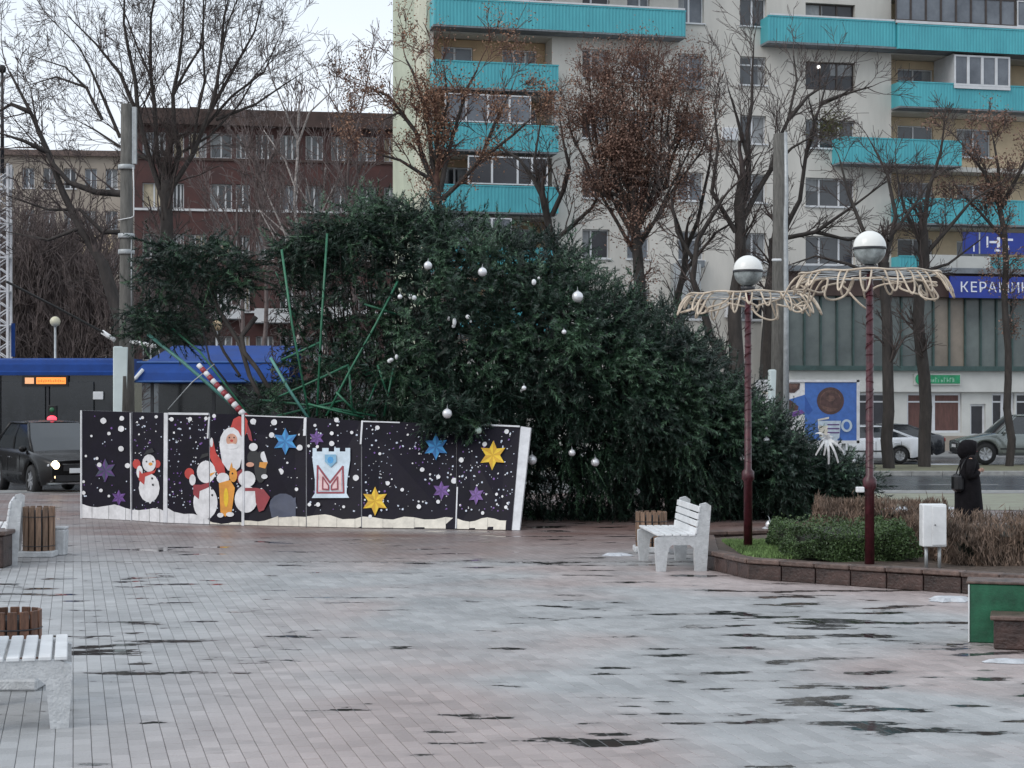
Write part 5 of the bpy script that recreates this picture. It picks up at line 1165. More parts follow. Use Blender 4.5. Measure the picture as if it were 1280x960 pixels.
class Facade:
    """local frame: u to the right along the wall, y away from the viewer, z up"""
    def __init__(s, name, label, cat, px, d, deg):
        s.o = Vector(((px - 640) / F * d, d, 0)); s.a = math.radians(deg); s.t = thing(name, label, cat, s.o, s.a)
        s.U = Vector((math.cos(s.a), math.sin(s.a), 0)); s.N = Vector((-math.sin(s.a), math.cos(s.a), 0))
    def uz(s, px, py, v=0.0):
        D = Vector(((px - 640) / F, 1, (HY - py) / F)); C_ = Vector((0, 0, H)); o = s.o + s.N * v
        t = (o - C_).dot(s.N) / D.dot(s.N); p = C_ + D * t; return (p - s.o).dot(s.U), p.z
    def u(s, px, v=0.0): return s.uz(px, 500, v)[0]
    def z(s, px, py, v=0.0): return s.uz(px, py, v)[1]
    def wall(s, name, u0, u1, z0, z1, holes, mat, v=0.0, depth=.35, parent=None):
        us = sorted(set([u0, u1] + [h[i] for h in holes for i in (0, 1)])); zs = sorted(set([z0, z1] + [h[i] for h in holes for i in (2, 3)])); us = [x for x in us if u0 <= x <= u1]; zs = [x for x in zs if z0 <= x <= z1]
        b = MB()
        for i in range(len(us) - 1):
            for j in range(len(zs) - 1):
                cu, cz = (us[i] + us[i + 1]) / 2, (zs[j] + zs[j + 1]) / 2
                if any(h[0] < cu < h[1] and h[2] < cz < h[3] for h in holes): continue
                b.poly([(us[i], v, zs[j]), (us[i + 1], v, zs[j]), (us[i + 1], v, zs[j + 1]), (us[i], v, zs[j + 1])])
        for h in holes:
            dp = h[4] if len(h) > 4 else depth; a, c, e, f = h[:4]
            b.poly([(a, v, e), (a, v, f), (a, v + dp, f), (a, v + dp, e)]); b.poly([(c, v, e), (c, v + dp, e), (c, v + dp, f), (c, v, f)]); b.poly([(a, v, e), (a, v + dp, e), (c, v + dp, e), (c, v, e)]); b.poly([(a, v, f), (c, v, f), (c, v + dp, f), (a, v + dp, f)])
        return b.build(name, mat, parent or s.t)
    rw = random.Random(77)
    def win(s, u0, u1, z0, z1, bars=(.5,), v=.22, frame=None, glass=None, tr=None, sill=True, fw=.06, name='window', parent=None):
        b = MB(); f = frame or M['pvc']
        b.bx(u0 + .003, u1 - .003, v, v + .07, z0 + .003, z0 + fw); b.bx(u0 + .003, u1 - .003, v, v + .07, z1 - fw, z1 - .003); b.bx(u0 + .003, u0 + fw, v, v + .07, z0 + fw, z1 - fw); b.bx(u1 - fw, u1 - .003, v, v + .07, z0 + fw, z1 - fw)
        for t in bars: x = u0 + (u1 - u0) * t; b.bx(x - fw * .75, x + fw * .75, v - .006, v + .064, z0 + fw, z1 - fw)
        if tr: z = z0 + (z1 - z0) * tr; b.bx(u0 + fw, u1 - fw, v + .003, v + .06, z - .035, z + .035)
        o = b.build(name, f, parent or s.t)
        b = MB(); b.poly([(u0 + .01, v + .04, z0 + .01), (u1 - .01, v + .04, z0 + .01), (u1 - .01, v + .04, z1 - .01), (u0 + .01, v + .04, z1 - .01)]); 
        b.build('pane', glass or M['glass_far'], o)
        if name == 'window' and s.rw.random() < .6:
            sd_ = s.rw.random() < .5; wc = (u1 - u0) * s.rw.uniform(.22, .5); a0 = u0 + .05 if sd_ else u1 - .05 - wc; zc0 = z0 + (z1 - z0) * s.rw.choice((.02, .02, .55)); b = MB(); nn = 6
            for q in range(nn): b.poly([(a0 + wc * q / nn, v + .036 - .008 * (q % 2), zc0), (a0 + wc * (q + 1) / nn, v + .036 - .008 * ((q + 1) % 2), zc0), (a0 + wc * (q + 1) / nn, v + .036 - .008 * ((q + 1) % 2), z1 - .02), (a0 + wc * q / nn, v + .036 - .008 * (q % 2), z1 - .02)])
            b.build('curtain', M['lace'], o)
        if sill: b = MB(); b.bx(u0 - .06, u1 + .06, v - .32, v, z0 - .07, z0 - .004); b.build('sill', f, o)
        return o
    def box(s, name, u0, u1, v0, v1, z0, z1, mat, parent=None, bev=0): b = MB(); b.bx(u0, u1, v0, v1, z0, z1, bev=bev); return b.build(name, mat, parent or s.t)
    def ribbed(s, name, u0, u1, z0, z1, v=-1.0, pitch=.16, amp=.025, mat=None, ends=True, parent=None):
        b = MB(); n = max(2, int((u1 - u0) / (pitch / 2))); pts = []
        for k in range(n + 1):
            u = u0 + (u1 - u0) * k / n; pts.append((u, v - (amp if k % 2 else 0)))
        for k in range(n): b.poly([(pts[k][0], pts[k][1], z0), (pts[k + 1][0], pts[k + 1][1], z0), (pts[k + 1][0], pts[k + 1][1], z1), (pts[k][0], pts[k][1], z1)])
        if ends: b.poly([(u0, v, z0), (u0, v, z1), (u0, 0, z1), (u0, 0, z0)]); b.poly([(u1, v, z0), (u1, 0, z0), (u1, 0, z1), (u1, v, z1)])
        b.bx(u0 - .02, u1 + .02, v - .04, v + .03, z1 - .02, z1 + .04)
        return b.build(name, mat or M['turq'], parent or s.t)
tower = Facade('apartment_tower', 'tall grey apartment block with turquoise balcony bands', 'building', 537, 81.2, 13.0)
f = tower; uL = 0.0; zk = lambda k: 2.60 + 2.83 * k      # slab levels
u_a, u_b = f.u(690), f.u(857); uc0, uc1, ud0, ud1 = f.u(848), f.u(880), f.u(925), f.u(958); ue0, ue1 = f.u(1007), f.u(1069); u_l = f.u(1114); u_r = f.u(1420)
TOP = zk(9) + .6
# left end wall block
b = MB(); b.bx(-.16, -.0, -.02, 3.2, 0, TOP)
b.build('end_wall', M['pale_strip'], f.t); b = MB(); b.bx(-.14, -.002, 3.202, 9.8, 0, TOP); b.build('end_wall', M['end_wall'], f.t)
b = MB(); b.bx(-.2, u_r, -.5, 9.9, TOP, TOP + .4); b.build('roof', M['slab'], f.t)
b = MB(); b.bx(0.02, u_r, 9.4, 9.8, 0, TOP); b.bx(u_r, u_r + .3, 0, 9.8, 0, TOP); b.build('rear_wall', M['tower_wall'], f.t)
rr = random.Random(9); holes = []; wins = []
GL = ['glass_grey', 'glass_far', 'glass_dark', 'glass_grey', 'glass_far']
for k in range(1, 9):
    z0 = zk(k)
    # loggia left (deep)
    holes.append((.18, u_a, z0 + .02, z0 + 2.62, 1.3))
    for (a, c, br) in ((uc0 - .0, uc1, (.45,)), (ud0, ud1, (.5,))): holes.append((a, c, z0 + .82, z0 + 2.18)); wins.append((a, c, z0 + .82, z0 + 2.18, br))
    holes.append((f.u(728), f.u(762), z0 + .82, z0 + 2.18)); wins.append((f.u(728), f.u(762), z0 + .82, z0 + 2.18, (.35,)))
    holes.append((f.u(784), f.u(812), z0 + .82, z0 + 2.18)); wins.append((f.u(784), f.u(812), z0 + .82, z0 + 2.18, (.6,)))
    holes.append((ue0, ue1, z0 + .72, z0 + 2.10)); wins.append((ue0, ue1, z0 + .72, z0 + 2.10, 'E'))
    holes.append((u_l, u_r - .6, z0 + .02, z0 + 2.62, 1.3))
f.wall('facade_wall', 0.0, u_r, 0, TOP, holes, M['tower_wall'])
for i, w_ in enumerate(wins):
    k = int((w_[2] - 2.6) / 2.83)
    if w_[4] == 'E': 
        if k >= 5: f.win(*w_[:4], bars=(.33, .66), frame=M['pvc_dark'], glass=M['glass_dark'], sill=False)
        else: f.win(*w_[:4], bars=(.3, .7), glass=M['glass_far'])
    else: f.win(*w_[:4], bars=w_[4], glass=M[GL[i % 5]], tr=.72 if rr.random() < .2 else None)
for k in range(1, 9):
    z0 = zk(k); v = 1.3
    # left loggia back wall with a window and a door
    hs = [(f.u(552, v), f.u(591, v), z0 + .95, z0 + 2.25), (f.u(628, v), f.u(671, v), z0 + .1, z0 + 2.25)]
    f.wall('loggia_wall', .2, u_a - .02, z0 + .03, z0 + 2.6, hs, M['tan_wall'], v=v, depth=.18)
    f.win(*hs[0], bars=(.42,), v=v + .1, glass=M[GL[(k * 2) % 5]], sill=False); f.win(*hs[1], bars=(.33, .68), v=v + .1, glass=M['glass_grey'], tr=.3, sill=False)
    # balcony bands
    if k >= 6: f.ribbed('balcony_band', .0, f.u(690, -1.0) if k < 6 else f.u(857, -1.0), z0 - .06, z0 + 1.12) if k != 5 else None
    else: f.ribbed('balcony_band', .0, u_a + .05, z0 - .06, z0 + 1.12)
    f.box('floor_slab', .0, (f.u(857, -1.0) if k >= 6 else u_a), -1.0, 1.45, z0 - .14, z0 - .065, M['slab'])
    # right loggia
    hs = [(f.u(1122, v), f.u(1166, v), z0 + .85, z0 + 2.2), (f.u(1196, v), f.u(1238, v), z0 + .72, z0 + 2.15), (f.u(1290, v), f.u(1340, v), z0 + .8, z0 + 2.2)]
    f.wall('loggia_wall', u_l + .02, u_r - .62, z0 + .03, z0 + 2.6, hs, M['cream_wall'], v=v, depth=.18)
    for q, h_ in enumerate(hs): f.win(*h_, bars=(.5,) if q else (.45,), v=v + .1, glass=M[GL[(k + q) % 5]], sill=(q == 1))
    if k == 6: f.ribbed('balcony_band', f.u(960, -1.0), f.u(1120, -1.0), z0 - .06, z0 + 1.12); f.ribbed('balcony_band', f.u(1120, -1.0) + .03, u_r - .6, z0 - .17, z0 + 1.02, v=-1.15); f.box('floor_slab', f.u(960, -1.0), u_r - .6, -1.0, 1.45, z0 - .16, z0 - .065, M['slab'])
    elif k == 4: f.ribbed('balcony_band', f.u(1040), f.u(1190), z0 - .06, z0 + 1.12); f.box('floor_slab', f.u(1040), f.u(1190), -1.0, 1.45, z0 - .14, z0 - .065, M['slab'])
    else: f.ribbed('balcony_band', u_l + .0, u_r - .6, z0 - .06, z0 + 1.12, v=-.9); f.box('floor_slab', u_l, u_r - .6, -.9, 1.45, z0 - .14, z0 - .065, M['slab'])
# white drain pipe between loggia and wall, floor 4-5
b = MB(); b.tube([(u_a + .12, -.08, zk(4) + .6), (u_a + .12, -.08, zk(5) + 1.0)], .06, 6); b.build('drain_pipe', M['pvc'], f.t)
# enclosed loggias: white glazed box on the fifth level, dark glazing on the top band
z5 = zk(5)
f.win(f.u(1193, -1.0), f.u(1263, -1.0), z5 + 1.05, z5 + 2.55, bars=(.25, .5, .75), v=-.99, glass=M['glass_grey'], sill=False, fw=.09, name='glazed_loggia'); f.box('loggia_apron', f.u(1193, -1.0), f.u(1263, -1.0), -1.01, -.94, z5 + .9, z5 + 1.04, M['pvc']); b = MB(); b.bx(f.u(1193, -1.0), f.u(1193, -1.0) + .05, -.9, 1.2, z5 + 1, z5 + 2.6); b.build('loggia_side', M['pvc'], f.t)
z6 = zk(6)
f.win(f.u(1120, -1.15), f.u(1270, -1.15), z6 + 1.22, z6 + 2.5, bars=tuple(i / 8 for i in range(1, 8)), v=-1.12, frame=M['pvc_dark'], glass=M['glass_grey'], sill=False, name='glazed_loggia'); f.box('loggia_rail', f.u(1120, -1.15), u_r - .6, -1.19, -1.10, z6 + 1.08, z6 + 1.21, M['pvc'])
f.box('loggia_rail', f.u(962, -1.0), f.u(1118, -1.0), -1.04, -.96, z6 + 1.17, z6 + 1.25, M['pvc']); 
f.win(f.u(1272, -1.15), f.u(1340, -1.15), z6 + 1.22, z6 + 2.5, bars=(.5,), v=-1.12, glass=M['glass_grey'], sill=False, name='glazed_loggia')
f.box('loggia_rail', .02, f.u(856, -1.0), -1.05, -.97, z6 + 1.17, z6 + 1.25, M['pvc'])
f.win(f.u(540, -1), f.u(640, -1), zk(2) + 1.2, zk(2) + 2.5, bars=(.25, .5, .75), v=-.98, glass=M['glass_grey'], sill=False, name='glazed_loggia'); f.win(f.u(585, -1), f.u(685, -1), zk(3) + 1.2, zk(3) + 2.5, bars=(.3, .62, .8), v=-.98, glass=M['glass_dark'], sill=False, name='glazed_loggia'); f.win(f.u(556, -1), f.u(664, -1), zk(4) + 1.2, zk(4) + 2.5, bars=(.25, .5, .75), v=-.98, glass=M['glass_grey'], sill=False, name='glazed_loggia')
# window grilles and air-conditioner
for (px, k) in ((848, 5), (848, 2)):
    b = MB(); u0 = f.u(px); b.bx(u0 - .05, u0 + 1.2, -.35, -.02, zk(k) + .45, zk(k) + .78); b.build('window_basket', M['slab'], f.t)
b = MB(); b.bx(f.u(838), f.u(872), -.5, -.02, zk(1) + 1.9 - .2, zk(1) + 2.83 + .60); b.build('metal_hood', M['galv'], f.t)
for (px, k, du) in ((900, 4, 0), (905, 1, 0), (775, 5, 0)): b = MB(); b.bx(f.u(px), f.u(px) + .8, -.35, -.02, zk(k) + .9, zk(k) + 1.5, bev=.03); b.build('air_conditioner', M['pvc'], f.t)
b = MB(); b.sphere((f.u(1025), .18, z5 + 1.86), .09, 8, 6); b.build('ceiling_light', pm('lit_room_lamp', (1, .95, .9), .4, 0, 3, emit=(1, .95, .9), estr=2.5), f.t)
# ---------------- shopping podium in front of the tower
sp_ = Facade('shop_pavilion', 'two-storey shop front with tall curtained glazing and a white fascia', 'building', 985, 79.5, 11.0)
f = sp_; uR = f.u(1420); zf0, zf1 = f.z(1200, 490), f.z(1200, 464); zg1 = f.z(1200, 372); zroof = f.z(1200, 343)
uw = [(f.u(1134), f.u(1202), f.z(1165, 541), zf0 - .05), (f.u(1213), f.u(1232), f.z(1220, 545), f.z(1220, 505)), (f.u(1240), f.u(1268), f.z(1250, 541), zf0 - .05), (f.u(1270), f.u(1330), f.z(1280, 541), zf0 - .05), (f.u(1066), f.u(1112), f.z(1085, 541), zf0 - .05)]
f.wall('ground_floor_wall', 0, uR, 0, zf0, uw, M['shop_white'], depth=.3)
for i, w_ in enumerate(uw): f.win(*w_, bars=(.5,) if i != 1 else (), v=.12, glass=M['shop_blind'] if i == 0 else M['glass_dark'], tr=.78 if i != 1 else None, sill=False, fw=.10, name='shop_window' if i != 1 else 'shop_door')
f.box('plinth', -.02, uw[1][0] - .1, -.06, -.0, 0, f.z(1165, 545), M['beige_wall'])
f.box('fascia', -.1, uR, -.25, .0, zf0 + .003, zf1, M['shop_white']); f.box('canopy_edge', -.2, uR, -.5, .1, zf1 + .003, zf1 + .22, M['green_frame'])
n = 22; uu = np.linspace(0.02, uR - .02, n + 1)
f.box('backing', 0, uR, .5, .6, zf1 + .23, zg1, M['dark_metal'])
for i in range(n):
    g_ = M['glaze_tan'] if (1160 < 985 + i * 20 and i % 7 in (2, 3)) else M['glaze_green']
    b = MB(); b.poly([(uu[i] + .04, .10, zf1 + .23), (uu[i + 1] - .04, .10, zf1 + .23), (uu[i + 1] - .04, .10, zg1), (uu[i] + .04, .10, zg1)]); b.build('curtain_glass', g_, f.t)
    b = MB(); b.bx(uu[i] - .04, uu[i] + .04, .0, .14, zf1 + .225, zg1); b.build('mullion', M['green_frame'], f.t)
f.box('upper_fascia', -.1, uR, -.3, .2, zg1 + .003, zroof, M['dark_brown']); f.box('roof_slab', -.2, uR, -.6, 3.4, zroof + .003, zroof + .25, M['slab']); b = MB(); b.bx(-.1, -.0, 0, 3.3, 0, zroof); b.build('side_wall', M['tower_wall'], f.t)
# street signs
def letters(s, size, loc, mat, parent):
    x = loc[0]
    for ch in s:
        cu = bpy.data.curves.new('letter', 'FONT'); cu.body = ch; cu.size = size; cu.extrude = .02; o = bpy.data.objects.new('letter_tmp', cu); COL.objects.link(o)
        bpy.context.view_layer.update(); me = bpy.data.meshes.new_from_object(o.evaluated_get(bpy.context.evaluated_depsgraph_get())); wd = max(v.co.x for v in me.vertices); bpy.data.objects.remove(o)
        me.materials.clear(); me.materials.append(mat); q = bpy.data.objects.new('letter', me); COL.objects.link(q); q.parent = parent; q.location = (x, loc[1], loc[2]); q.rotation_euler = (math.pi / 2, 0, 0); x += wd + size * .12
def text(name, s, size, loc, mat, parent, ext=.02, rz=0.0):
    cu = bpy.data.curves.new(name, 'FONT'); cu.body = s; cu.size = size; cu.extrude = ext; cu.align_x = 'LEFT'; o = bpy.data.objects.new(name, cu)
    cu.materials.append(mat); COL.objects.link(o); o.location = loc; o.rotation_euler = (math.pi / 2, 0, rz); o.parent = parent; return o
def sign(name, label, px0, py0, px1, py1, v, mat):
    u0, u1 = f.u(px0, v), f.u(px1, v); z0, z1 = f.z(px0, py1, v), f.z(px0, py0, v); p = f.o + f.U * u0 + f.N * v
    t = thing(name, label, 'sign', (p.x, p.y, z0), f.a); b = MB(); b.bx(0, u1 - u0, 0, .15, 0, z1 - z0); b.build('board', mat, t); return t, u1 - u0, z1 - z0
t, wS, hS = sign('shop_sign', 'long dark blue shop sign with white Cyrillic letters above the curtain glazing', 1188, 345, 1345, 372, -.8, M['sign_blue'])
letters('КЕРАМИКА', hS * .66, (.45, -.005, hS * .27), M['sign_white'], t)
t, wS, hS = sign('shop_sign', 'upper deep blue sign panels with white marks below the turquoise balcony', 1205, 290, 1345, 317, -.8, M['sign_blue'])
b = MB()
for (x, z, w_, h_) in ((1.1, .3, .08, .5), (1.25, .5, .45, .10), (1.62, .3, .14, .5), (2.0, .62, .4, .1), (2.0, .2, .2, .2), (.45, .1, .06, .35), (1.5, .12, .3, .1)): b.bx(x, x + w_, -.02, .0, z, z + h_)
b.build('printed_marks', M['sign_white'], t)
for x in (.75, 1.9): b = MB(); b.bx(x - .03, x + .03, -.03, 0, 0, hS); b.build('panel_joint', M['galv'], t)
t, wS, hS = sign('pharmacy_sign', 'green sign with a round emblem on the white fascia', 1143, 467, 1201, 481, -.35, M['shop_white'])
b = MB(); b.bx(.62, wS - .05, -.03, 0, .06, hS - .06, bev=.0); b.build('green_strip', M['sign_green'], t)
b = MB(); b.lathe([(.26, 0), (.26, -.04)], 20, (.30, -.0, hS / 2), axis='y'); o = b.build('emblem', M['sign_green'], t); b = MB(); b.bx(.2, .26, -.06, -.042, .14, .38); b.bx(.26, .38, -.06, -.042, .30, .37); b.build('emblem_mark', M['sign_white'], o)
b = MB(); r_ = random.Random(4)
for q in range(9): x = .72 + q * .14; b.bx(x, x + .035, -.045, -.031, .12, .12 + r_.uniform(.1, .24)); b.bx(x + .035, x + .09, -.045, -.031, .12 + r_.uniform(0, .2), .16 + r_.uniform(.02, .2))
b.build('sign_writing', pm('pale_green_letters', (.25, .50, .36), .4, .1, 5), t)
# white panels under the balconies near the right edge
f2 = tower
for (a, c, y0, y1) in ((1152, 1196, 318, 345), (1196, 1238, 320, 345)): f2.box('loggia_apron', f2.u(a, -1.2), f2.u(c, -1.2) - .03, -1.25, -1.1, f2.z(a, y1, -1.2), f2.z(a, y0, -1.2), M['shop_white'])
# ---------------- dark red block on the left
f = Facade('apartment_block', 'five-storey dark red apartment block with a brown cornice behind the bare trees', 'building', 168, 100.0, 9.0)
uR = f.u(520); zT = f.z(200, 137); st = 2.9; zt5 = f.z(200, 196)
holes = []; ww = []
for k in range(5):
    zb_ = zt5 - k * st
    for (a, c) in ((178, 207), (216, 230), (236, 258), (263, 290), (295, 312), (320, 342), (350, 372), (382, 404), (414, 438), (448, 470), (480, 502)):
        if k % 2 and a in (236, 320): continue
        h_ = (f.u(a), f.u(c), zb_, zb_ + 1.42)
        holes.append(h_); ww.append((h_, k))
f.wall('facade_wall', 0, uR, 0, zT - .9, holes, M['red_brick']); r_ = random.Random(2)
for h_, k in ww: f.win(*h_, bars=(.5,) if r_.random() < .6 else (.35, .7), glass=M[r_.choice(['glass_grey', 'glass_far', 'curtain', 'glass_dark', 'glass_far'])], sill=False)
for k in range(5): f.box('string_course', -.03, uR + .03, -.08, -.003, zt5 - k * st - .16, zt5 - k * st - .03, M['pvc'] if k in (1, 3) else M['dark_brown'])
f.box('cornice', -.5, uR + .4, -.7, 12.5, zT - .9, zT, M['dark_brown']); f.box('end_wall', -.0, .3, .36, 12, 0, zT - .91, M['red_brick']); f.box('end_wall', uR - .3, uR, .36, 12, 0, zT - .91, M['red_brick']); f.box('ground_band', -.02, uR, -.10, -.004, 0, 3.3, M['beige_wall'])
b = MB(); b.bx(3, 3.6, 3, 3.6, zT, zT + .7); b.bx(9, 9.5, 4, 4.5, zT, zT + .5); b.build('chimney', M['dark_brown'], f.t)
# small windowed bays / balconies (white rails)
for (a, c, y) in ((262, 302, 387), (318, 362, 392), (400, 440, 390)): f.box('balcony_rail', f.u(a, -.8), f.u(c, -.8), -.85, -.75, f.z(a, y, -.8) - .5, f.z(a, y, -.8) + .3, M['pvc']); f.box('balcony_floor', f.u(a, -.8), f.u(c, -.8), -.75, -.01, f.z(a, y, -.8) - .55, f.z(a, y, -.8) - .4, M['slab'])
# ---------------- beige block far left
f = Facade('apartment_block', 'pale beige apartment block at the far left behind the thicket', 'building', -60, 125.0, 6.0)
uR = f.u(166); zT = f.z(120, 196); holes = []
for k in range(6):
    zb_ = zT - 2.3 - k * 3.0
    if zb_ < 1: continue
    for a in range(-50, 150, 26): holes.append((f.u(a), f.u(a + 15), zb_, zb_ + 1.45))
f.wall('facade_wall', 0, uR, 0, zT, holes, M['beige_wall'])
for h_ in holes: f.win(*h_, bars=(.5,), glass=M[r_.choice(['glass_grey', 'glass_far', 'glass_dark'])], sill=True)
f.box('roof', -.3, uR + .3, -.4, 12, zT + .003, zT + .4, M['cap_stone']); f.box('end_wall', uR - .3, uR - .003, .36, 11.8, 0, zT, M['beige_wall'])
for (a, c, y0, y1) in ((98, 140, 292, 316),): f.box('balcony', f.u(a, -1), f.u(c, -1), -1, -.01, f.z(a, y1, -1), f.z(a, y0, -1), M['cream_wall'])
# low far building band closing the view between the blocks
f = Facade('garage_row', 'low grey service building behind the pavilion and hoarding', 'building', 100, 88.0, 4.0)
uR = f.u(560); f.wall('facade_wall', 0, uR, 0, 3.4, [(f.u(a), f.u(a + 18), 1.0, 2.4) for a in range(120, 540, 40)], M['slab'])
for a in range(120, 540, 40): f.win(f.u(a), f.u(a + 18), 1.0, 2.4, glass=M['glass_dark'])
f.box('roof', -.2, uR + .2, -.3, 6, 3.403, 3.6, M['dark_brown'])

# ================================================================ BARE TREES
M['rust_twig'] = pm('reddish_twig', (.12, .060, .045), .8, .25, 3)
def rperp(d, rg):
    v = Vector((rg.gauss(0, 1), rg.gauss(0, 1), rg.gauss(0, 1))); v -= d * v.dot(d); return v.normalized()
def grow(segs, tips, p, d, ln, r0, lvl, rg, up=.15, spread=.6, kids=4, wob=.12, rmin=.011, shrink=.62):
    n = 4 if lvl > 1 else 3; step = ln / n; pts = [p.copy()]; rr_ = [r0]; dirs = []
    for i in range(n):
        d = (d + rperp(d, rg) * wob + Vector((0, 0, up * .4))).normalized(); p = p + d * step; r1 = max(rmin, r0 * (1 - .62 * (i + 1) / n)); segs.append((pts[-1], p.copy(), rr_[-1], r1, lvl)); pts.append(p.copy()); rr_.append(r1); dirs.append(d.copy())
    tips.append((p.copy(), d.copy()))
    if lvl <= 0: return
    for k in range(kids):
        t = rg.uniform(.25, 1.0); i = min(n - 1, int(t * n)); q = pts[i].lerp(pts[i + 1], t * n - i if t * n - i < 1 else 1); dd = (dirs[i] + rperp(dirs[i], rg) * spread * rg.uniform(.6, 1.3)).normalized()
        grow(segs, tips, q, dd, ln * shrink * rg.uniform(.7, 1.25), max(rmin, rr_[i] * .55), lvl - 1, rg, up, spread, kids, wob, rmin, shrink)
def seg_mesh(name, segs, mat, parent, kind=None):
    P0 = np.array([s[0][:] for s in segs]); P1 = np.array([s[1][:] for s in segs]); R0 = np.array([s[2] for s in segs]); R1 = np.array([s[3] for s in segs])
    D = P1 - P0; D /= np.linalg.norm(D, axis=1)[:, None] + 1e-9; ref = np.where(np.abs(D[:, 2:3]) < .9, np.array([[0, 0, 1.]]), np.array([[1., 0, 0]])); A = np.cross(D, ref); A /= np.linalg.norm(A, axis=1)[:, None]; B = np.cross(D, A)
    k = 5 if R0.mean() > .05 else 3; Vs = []
    for (P, R) in ((P0, R0), (P1 + D * R1[:, None] * .3, R1)):
        for q in range(k): a = 2 * math.pi * q / k; Vs.append(P + (A * math.cos(a) + B * math.sin(a)) * R[:, None])
    V = np.stack(Vs, 1).reshape(-1, 3); base = np.arange(len(segs))[:, None] * 2 * k
    Fq = np.concatenate([base + np.array([[q, (q + 1) % k, k + (q + 1) % k, k + q]]) for q in range(k)])
    return npmesh(name, V, Fq, mat, parent=parent, kind=kind, smooth=True)
def leaf_mesh(name, tips, n, size, sd, mat, parent, rs_, droop=0):
    tp = np.array([t[0][:] for t in tips if len(tips) < 9 or mnoise.noise(t[0] * .75) > -.08]); i = rs_.randint(0, len(tp), n); P = tp[i] + rs_.normal(0, sd, (n, 3)); d1 = rs_.normal(0, 1, (n, 3)); d1 /= np.linalg.norm(d1, axis=1)[:, None]; d2 = np.cross(d1, rs_.normal(0, 1, (n, 3))); d2 /= np.linalg.norm(d2, axis=1)[:, None]; s = size * rs_.uniform(.5, 1.4, n)[:, None]
    V = np.stack([P - d1 * s, P + d2 * s * .45, P + d1 * s, P - d2 * s * .45], 1).reshape(-1, 3); return npmesh(name, V, np.arange(n * 4).reshape(-1, 4), mat, parent=parent, kind='stuff')
def tree_px(name, label, d, limbs, seed, lvl=2, kids=4, klen=1.6, up=.1, spread=.75, leaf=None, bark='trunk', twig='twig', wob=.16, step=.55, rmin=.011, dj=1.0, cat='tree', group=None, fat=1.0):
    """limbs: (r_start, r_end, [(px,py),...]) in photo pixels at distance d; the first one is the trunk"""
    rg = random.Random(seed); segs = []; tips = []; main = []; first = limbs[0][2][0]; base = W(first[0], first[1], d); base.z = 0
    t = thing(name, label, cat, base, 0, group)
    for li, (ra, rb, pts) in enumerate(limbs):
        if li: ra *= fat; rb *= fat
        dy = 0 if li == 0 else rg.uniform(-dj, dj); n = len(pts); P = [W(x, y, d + dy * i / max(1, n - 1)) - base for i, (x, y) in enumerate(pts)]
        if li == 0: P[0].z = -.05
        # refine
        Q = []
        for i in range(n - 1):
            L_ = (P[i + 1] - P[i]).length; m_ = max(1, int(L_ / .9))
            for k in range(m_):
                q = P[i].lerp(P[i + 1], k / m_); 
                if k: q += Vector((rg.gauss(0, .09), rg.gauss(0, .09), rg.gauss(0, .05))) * (1 if ra < .2 else .5)
                Q.append(q)
        Q.append(P[-1]); tot = len(Q) - 1
        for i in range(tot):
            r0 = ra + (rb - ra) * i / tot; r1 = ra + (rb - ra) * (i + 1) / tot; main.append((Q[i], Q[i + 1], r0, r1, 9)); D = (Q[i + 1] - Q[i]); L_ = D.length; D.normalize()
            if li == 0 and i < tot * .35: continue
            m_ = max(1, int(L_ / step + rg.random()))
            for k in range(m_):
                if r0 > .25 and rg.random() < .6: continue
                q = Q[i].lerp(Q[i + 1], rg.random()); dd = (D + rperp(D, rg) * spread * rg.uniform(.5, 1.4) + Vector((0, 0, .2))).normalized()
                grow(segs, tips, q, dd, klen * rg.uniform(.5, 1.2), max(rmin, min(.06, r0 * .35)), lvl, rg, up, spread, kids, wob, rmin)
        grow(segs, tips, Q[-1], D, klen * .9, max(rmin, rb * .8), lvl, rg, up, spread, kids, wob, rmin)
    seg_mesh('trunk', main, M[bark], t); seg_mesh('crown', segs, M[twig], t)
    if leaf: mt, n, sz, sd = leaf; leaf_mesh('leaves', tips, n, sz, sd, M[mt], t, np.random.RandomState(seed))
    return t
# big bare tree, upper left
tree_px('bare_tree', 'largest bare tree, its wide crown filling the sky at the upper left', 60, [
    (.36, .2, [(208, 600), (206, 330), (207, 240), (208, 205)]),
    (.26, .05, [(204, 250), (186, 195), (172, 140), (160, 60), (150, -40)]), (.24, .05, [(207, 245), (196, 190), (193, 130), (188, 60), (200, -50)]), (.26, .05, [(209, 245), (224, 190), (216, 120), (228, 40), (232, -60)]), (.24, .05, [(212, 240), (240, 195), (262, 140), (276, 70), (300, -10)]),
    (.2, .04, [(170, 140), (150, 92), (120, 55), (85, 20)]), (.16, .03, [(150, 172), (128, 120), (100, 60), (60, 20)]), (.16, .03, [(186, 200), (148, 182), (118, 162), (95, 150)]), (.15, .03, [(128, 150), (108, 110), (82, 84), (40, 70)]), (.18, .04, [(262, 140), (290, 90), (318, 40), (330, -10)]), (.15, .03, [(250, 165), (290, 120), (330, 90), (352, 40)]), (.14, .03, [(270, 150), (320, 130), (352, 108), (380, 90)]),
    (.15, .03, [(216, 120), (250, 60), (258, -10)]), (.15, .03, [(240, 195), (256, 100), (254, 20), (262, -50)]), (.14, .03, [(193, 130), (172, 60), (140, -20)]), (.12, .03, [(110, 110), (70, 96), (30, 108)]), (.14, .03, [(276, 70), (280, 20), (296, -40)]), (.13, .03, [(228, 190), (262, 170), (300, 130), (345, 60)])],
    31, lvl=3, kids=3, klen=1.9, spread=.8, step=.47, rmin=.007, fat=.42)
